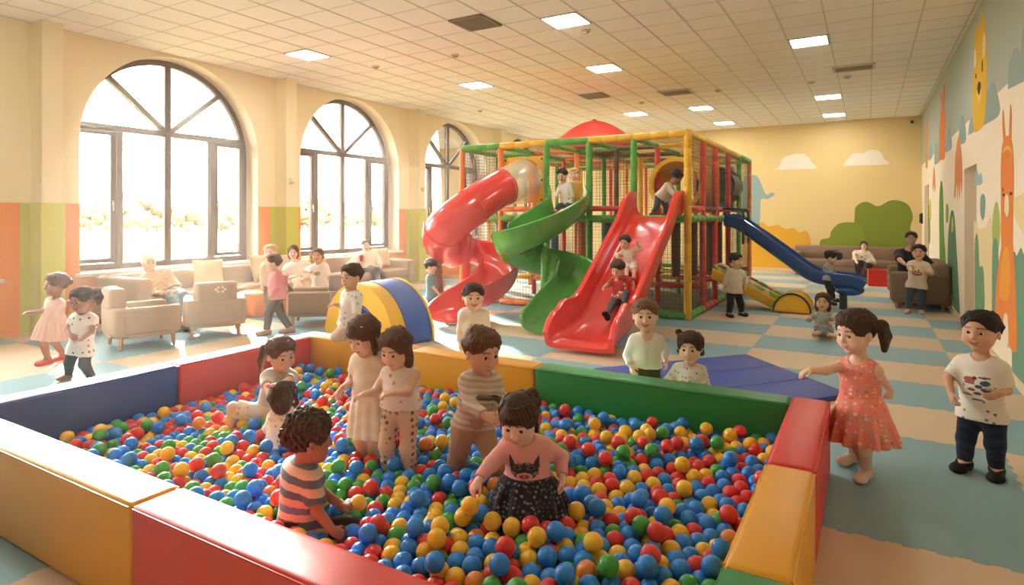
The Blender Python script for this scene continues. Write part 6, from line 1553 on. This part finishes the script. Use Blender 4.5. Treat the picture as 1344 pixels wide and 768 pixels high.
def block(lo, hi, col, label):
    c = Vector(((lo[0]+hi[0])/2, (lo[1]+hi[1])/2, 0)); bm = BM(); e = .003
    sx, sy = (hi[0]-lo[0])/2-e, (hi[1]-lo[1])/2-e
    box(bm, (-sx, -sy, 0), (sx, sy, PHH), bevel=.022, seg=3)
    o = obj('foam_block', bm, VIN[col], None, smooth=40, loc=c); props(o, label, 'foam block', 'soft wall blocks of the ball pit')
    bm = BM()
    loop = [Vector((-sx+.012, -sy+.002, PHH-.012)), Vector((sx-.012, -sy+.002, PHH-.012))], [Vector((-sx+.012, sy-.002, PHH-.012)), Vector((sx-.012, sy-.002, PHH-.012))], [Vector((-sx+.002, -sy+.012, PHH-.012)), Vector((-sx+.002, sy-.012, PHH-.012))], [Vector((sx-.002, -sy+.012, PHH-.012)), Vector((sx-.002, sy-.012, PHH-.012))]
    for a, b_ in loop: sweep(bm, [a, b_], circle_prof(.004, 6), up=Vector((.01, .02, 1)))
    obj('seam_piping', bm, VIN[col], o, smooth=60)
X2, Y2 = PX0+PT, PY0+PT
block((PX0, PY0), (-2.38, Y2), 'yellow', 'yellow soft wall block at the near left corner of the ball pit')
block((-2.38, PY0), (PX1-PT, Y2), 'red', 'red soft wall block along the near side of the ball pit')
block((PX0, Y2), (X2, 2.60), 'blue', 'navy blue soft wall block on the window side of the ball pit')
block((PX0, 2.60), (X2, PY1-PT), 'red', 'red soft wall block on the window side, behind the ponytailed girl')
block((PX0, PY1-PT), (-3.20, PY1), 'yellow', 'yellow soft wall block the child in white kneels on')
block((-3.20, PY1-PT), (-2.06, PY1), 'yellow', 'yellow soft wall block behind the boy in the striped grey top')
block((-2.06, PY1-PT), (PX1-PT, PY1), 'green', 'long green soft wall block at the back of the ball pit')
block((PX1-PT, 2.88), (PX1, PY1), 'red', 'red soft wall block beside the girl in the coral dress')
block((PX1-PT, 1.97), (PX1, 2.88), 'yellow', 'yellow soft wall block at the right side of the ball pit')
block((PX1-PT, PY0), (PX1, 1.97), 'green', 'green soft wall block at the bottom right corner')
bm = BM(); box(bm, (X2, Y2, 0), (PX1-PT, PY1-PT, .012)); o = obj('pit_mat', bm, VIN['blue'], None); props(o, 'thin blue mat lying under the balls inside the pit', 'mat')
# ---- balls ----
rs = np.random.RandomState(11); BR = .0390
x0, x1, y0, y1 = X2+BR, PX1-PT-BR, Y2+BR, PY1-PT-BR
pts = []
sp = .0815
DIPS = [(b.pe[0], b.pe[1]) for k, b in PB.items() if k in ('ponytail', 'bow', 'curly', 'pig')]+[(b.hand['L'][0], b.hand['L'][1]) for k, b in PB.items() if k == 'curly']
def level(x, y): return -sum(.055*np.exp(-((x-a)**2+(y-b)**2)/.07) for a, b in DIPS)+.088+.055*np.clip((x+4.3)/3.9, 0, 1)+.045*np.clip((y-1.5)/2.2, 0, 1)*np.clip((x+4.3)/2.5, .3, 1)+  .018*np.sin(x*3.1+y*2.3)+.012*np.sin(y*5.7-x*1.9)
for l in range(2):
    j = 0; y = y0
    while y <= y1:
        x = x0+(sp/2 if (j+l) % 2 else 0)
        while x <= x1:
            pts.append((x+rs.uniform(-.018, .018), y+rs.uniform(-.018, .018)+l*.03, level(x, y)-(1-l)*.064+max(-.02, min(.02, rs.normal()*.012)), l)); x += sp
        y += sp*.866; j += 1
for i in range(260):
    x, y = rs.uniform(x0, x1), rs.uniform(y0, y1); pts.append((x, y, level(x, y)+.052, 2))
PTS = np.array(pts); LAY = PTS[:, 3].astype(int); PTS = PTS[:, :3].copy()
CAPS = [(np.array(a), np.array(b_), r) for a, b_, r in PEOPLE_CAPS if X2-.3 < a[0] < PX1+.2 and Y2-.3 < a[1] < PY1+.1 and min(a[2], b_[2]) < .45]
HELD = []                                              # balls in or under a hand: fixed
for px, py, d, c, lab in HELD_SPEC: HELD.append((np.array(at_depth(px, py, d)), c, lab))
def push_caps(P):
    for a, b_, r in CAPS:
        ab = b_-a; t = np.clip(((P-a)@ab)/max(ab@ab, 1e-9), 0, 1); q = a+t[:, None]*ab; v = P-q; dist = np.linalg.norm(v, axis=1)
        m = dist < r+BR
        if m.any():
            vv = v[m]/np.maximum(dist[m], 1e-5)[:, None]; vv[:, 2] *= .3; P[m] += vv*(r+BR-dist[m])[:, None]*.8
for it in range(9):
    push_caps(PTS)
    order = np.argsort(PTS[:, 0]); S_o = PTS[order]
    disp = np.zeros_like(S_o)
    for k in range(1, 150):
        v = S_o[k:]-S_o[:-k]
        near_ = np.abs(v[:, 0]) < 2*BR
        if not near_.any(): break
        dist = np.linalg.norm(v, axis=1); m = near_ & (dist < 2*BR) & (dist > 1e-6)
        if not m.any(): continue
        idx_ = np.where(m)[0]; w = v[m]/dist[m][:, None]*((2*BR-dist[m])*.42)[:, None]
        np.add.at(disp, idx_, -w); np.add.at(disp, idx_+k, w)
    disp[:, 2] *= .7
    S_o += disp; PTS[order] = S_o
    PTS[:, 0] = np.clip(PTS[:, 0], x0, x1); PTS[:, 1] = np.clip(PTS[:, 1], y0, y1); PTS[:, 2] = np.clip(PTS[:, 2], BR+.013, .42)
keep = np.ones(len(PTS), bool)
for a, b_, r in CAPS:
    ab = b_-a; t = np.clip(((PTS-a)@ab)/max(ab@ab, 1e-9), 0, 1); dist = np.linalg.norm(PTS-(a+t[:, None]*ab), axis=1); keep &= dist > r*.85+BR*.65
for c, _, _ in HELD: keep &= np.linalg.norm(PTS-c, axis=1) > 1.9*BR
PTS, LAY = PTS[keep], LAY[keep]
BALLC = dict(blue='#2a86dc', red='#d93a33', yellow='#f0c136', green='#43a244', orange='#dd8436')
BALLM = {k: mat('ball_'+k, v, rough=.28, spec=.45, bump=.02, bscale=14) for k, v in BALLC.items()}
CN = rs.choice(['blue', 'red', 'yellow', 'green', 'orange'], len(PTS), p=[.41, .22, .21, .14, .02])
def ball_mesh(col, seg=24, ring=14):
    bm = BM(); bmesh.ops.create_uvsphere(bm, u_segments=seg, v_segments=ring, radius=BR)
    for f in bm.faces: f.smooth = True
    me = bpy.data.meshes.new('ball_'+col); bm.to_mesh(me); bm.free(); me.materials.append(BALLM[col]); return me
BME = {k: ball_mesh(k) for k in BALLC}
# which balls show largest: those in frame, near, and seen over the pit walls
dep = -PTS[:, 0]*SY+PTS[:, 1]*CY; u = PTS[:, 0]*CY+PTS[:, 1]*SY
sx_ = 672+FPX*u/dep; sy_ = HORY-FPX*(PTS[:, 2]-CAMH)/dep
tf = Y2/PTS[:, 1]; zf = CAMH+(PTS[:, 2]+BR*.6-CAMH)*tf; ok = zf > PHH
tr_ = (PX1-PT)/np.minimum(PTS[:, 0], -1e-3); ok &= (CAMH+(PTS[:, 2]+BR*.6-CAMH)*tr_ > PHH)
dist_c = np.linalg.norm(PTS-np.array((0, 0, CAMH)), axis=1)
ray_ = (np.array((0, 0, CAMH))-PTS)/dist_c[:, None]
seen = ok & (sx_ > -12) & (sx_ < 1356) & (sy_ < 780)
def occ(i):
    v = PTS-PTS[i]; t = v@ray_[i]; m = (t > .02) & (t < 1.2); q = np.linalg.norm(v[m]-t[m][:, None]*ray_[i], axis=1); return np.clip((2*BR-q)/(2*BR), 0, 1).sum()
cand = np.where(seen)[0]; cand = cand[np.argsort(dist_c[cand])][:900]
sc_ = np.array([1/dist_c[i]*(1 if occ(i) < .9 else .45 if occ(i) < 1.5 else .1) for i in cand])
near_idx = cand[np.argsort(-sc_)][:300-len(HELD)]
for i in near_idx:
    c = CN[i]; o = bpy.data.objects.new('plastic_ball', BME[c]); COL.objects.link(o); o.location = PTS[i]
    o.rotation_euler = (rs.rand()*6, rs.rand()*6, 0)
    props(o, 'glossy %s plastic ball in the near part of the ball pit' % c, 'ball', 'loose %s plastic balls in the near part of the ball pit' % c)
for p, c, lab in HELD:
    o = bpy.data.objects.new('plastic_ball', BME[c]); COL.objects.link(o); o.location = p; props(o, lab, 'ball')
rest = np.setdiff1d(np.arange(len(PTS)), near_idx)
u_, v_ = 18, 10; th = np.linspace(0, PI, v_+1); ph = np.linspace(0, 2*PI, u_, endpoint=False)
SV = np.array([(math.sin(t)*math.cos(p), math.sin(t)*math.sin(p), math.cos(t)) for t in np.clip(th, .02, PI-.02) for p in ph])*BR
SQ = np.array([(i*u_+j, (i+1)*u_+j, (i+1)*u_+(j+1) % u_, i*u_+(j+1) % u_) for i in range(v_) for j in range(u_)])
V = (PTS[rest][:, None, :]+SV[None]).reshape(-1, 3); Q_ = (SQ[None]+(np.arange(len(rest))*len(SV))[:, None, None]).reshape(-1, 4)
kc = list(BALLC); mi = np.repeat(np.array([kc.index(c) for c in CN[rest]]), len(SQ))
o = link_mesh('ball_mass', quads_mesh('ball_mass', V, Q_, None, [BALLM[k] for k in kc], mi)); props(o, 'all the other loose mixed-colour balls filling the pit farther back', 'balls', None, 'stuff')
# thin sunlit haze filling the room
m = bpy.data.materials.new('sunlit_haze'); m.use_nodes = True; nt = m.node_tree; nt.nodes.clear()
vo = nt.nodes.new('ShaderNodeOutputMaterial'); sc_n = N(nt, 'ShaderNodeVolumeScatter', Density=HAZE_D, Anisotropy=HAZE_G); sc_n.inputs['Color'].default_value = (1, .95, .84, 1)
nt.links.new(sc_n.outputs[0], vo.inputs['Volume'])
bm = BM(); box(bm, (XL-TH-.06, YF-.1, -.08), (XR+.12, YB+.1, ZC+.08)); hz = obj('haze', bm, m); props(hz, 'thin warm sunlit haze hanging in the whole room', 'haze', None, 'stuff')
# ================= daylight, camera, exposure =================
w = bpy.data.worlds.new('sky'); SC.world = w; w.use_nodes = True; nt = w.node_tree
bg = nt.nodes['Background']; tc = N(nt, 'ShaderNodeTexCoord'); sp = N(nt, 'ShaderNodeSeparateXYZ'); nt.links.new(tc.outputs['Generated'], sp.inputs[0])
cr_ = N(nt, 'ShaderNodeValToRGB'); nt.links.new(sp.outputs['Z'], cr_.inputs[0])
cr_.color_ramp.elements[0].position = .0; cr_.color_ramp.elements[0].color = (1.0, .985, .94, 1)
cr_.color_ramp.elements[1].position = .45; cr_.color_ramp.elements[1].color = (.95, .97, .98, 1)
nt.links.new(cr_.outputs[0], bg.inputs['Color']); bg.inputs['Strength'].default_value = SKY_S
sl = bpy.data.lights.new('sun', 'SUN'); sl.energy = SUN_S; sl.angle = math.radians(2.5); sl.color = (1.0, .95, .85)
so = bpy.data.objects.new('sun', sl); COL.objects.link(so); dv = Vector((.85, -.50, -.36)).normalized(); so.rotation_euler = (-dv).to_track_quat('Z', 'Y').to_euler()
cam = bpy.data.cameras.new('camera'); co = bpy.data.objects.new('camera', cam); COL.objects.link(co); SC.camera = co
co.location = (0, 0, CAMH); co.rotation_euler = (PI/2, 0, YAW)
cam.sensor_width = 36; cam.sensor_fit = 'HORIZONTAL'; cam.lens = FPX/1344*36; cam.shift_y = -(384-HORY)/1344; cam.clip_end = 500
vs = SC.view_settings; SC.display_settings.display_device = 'sRGB'; vs.view_transform = 'Standard'; vs.look = 'None'; vs.gamma = 1; vs.use_curve_mapping = False; vs.exposure = EXPO
cy = SC.cycles; cy.use_denoising = True; cy.max_bounces = 8; cy.diffuse_bounces = 5; cy.glossy_bounces = 3; cy.transparent_max_bounces = 12; cy.sample_clamp_indirect = 6.0; cy.caustics_reflective = False; cy.caustics_refractive = False
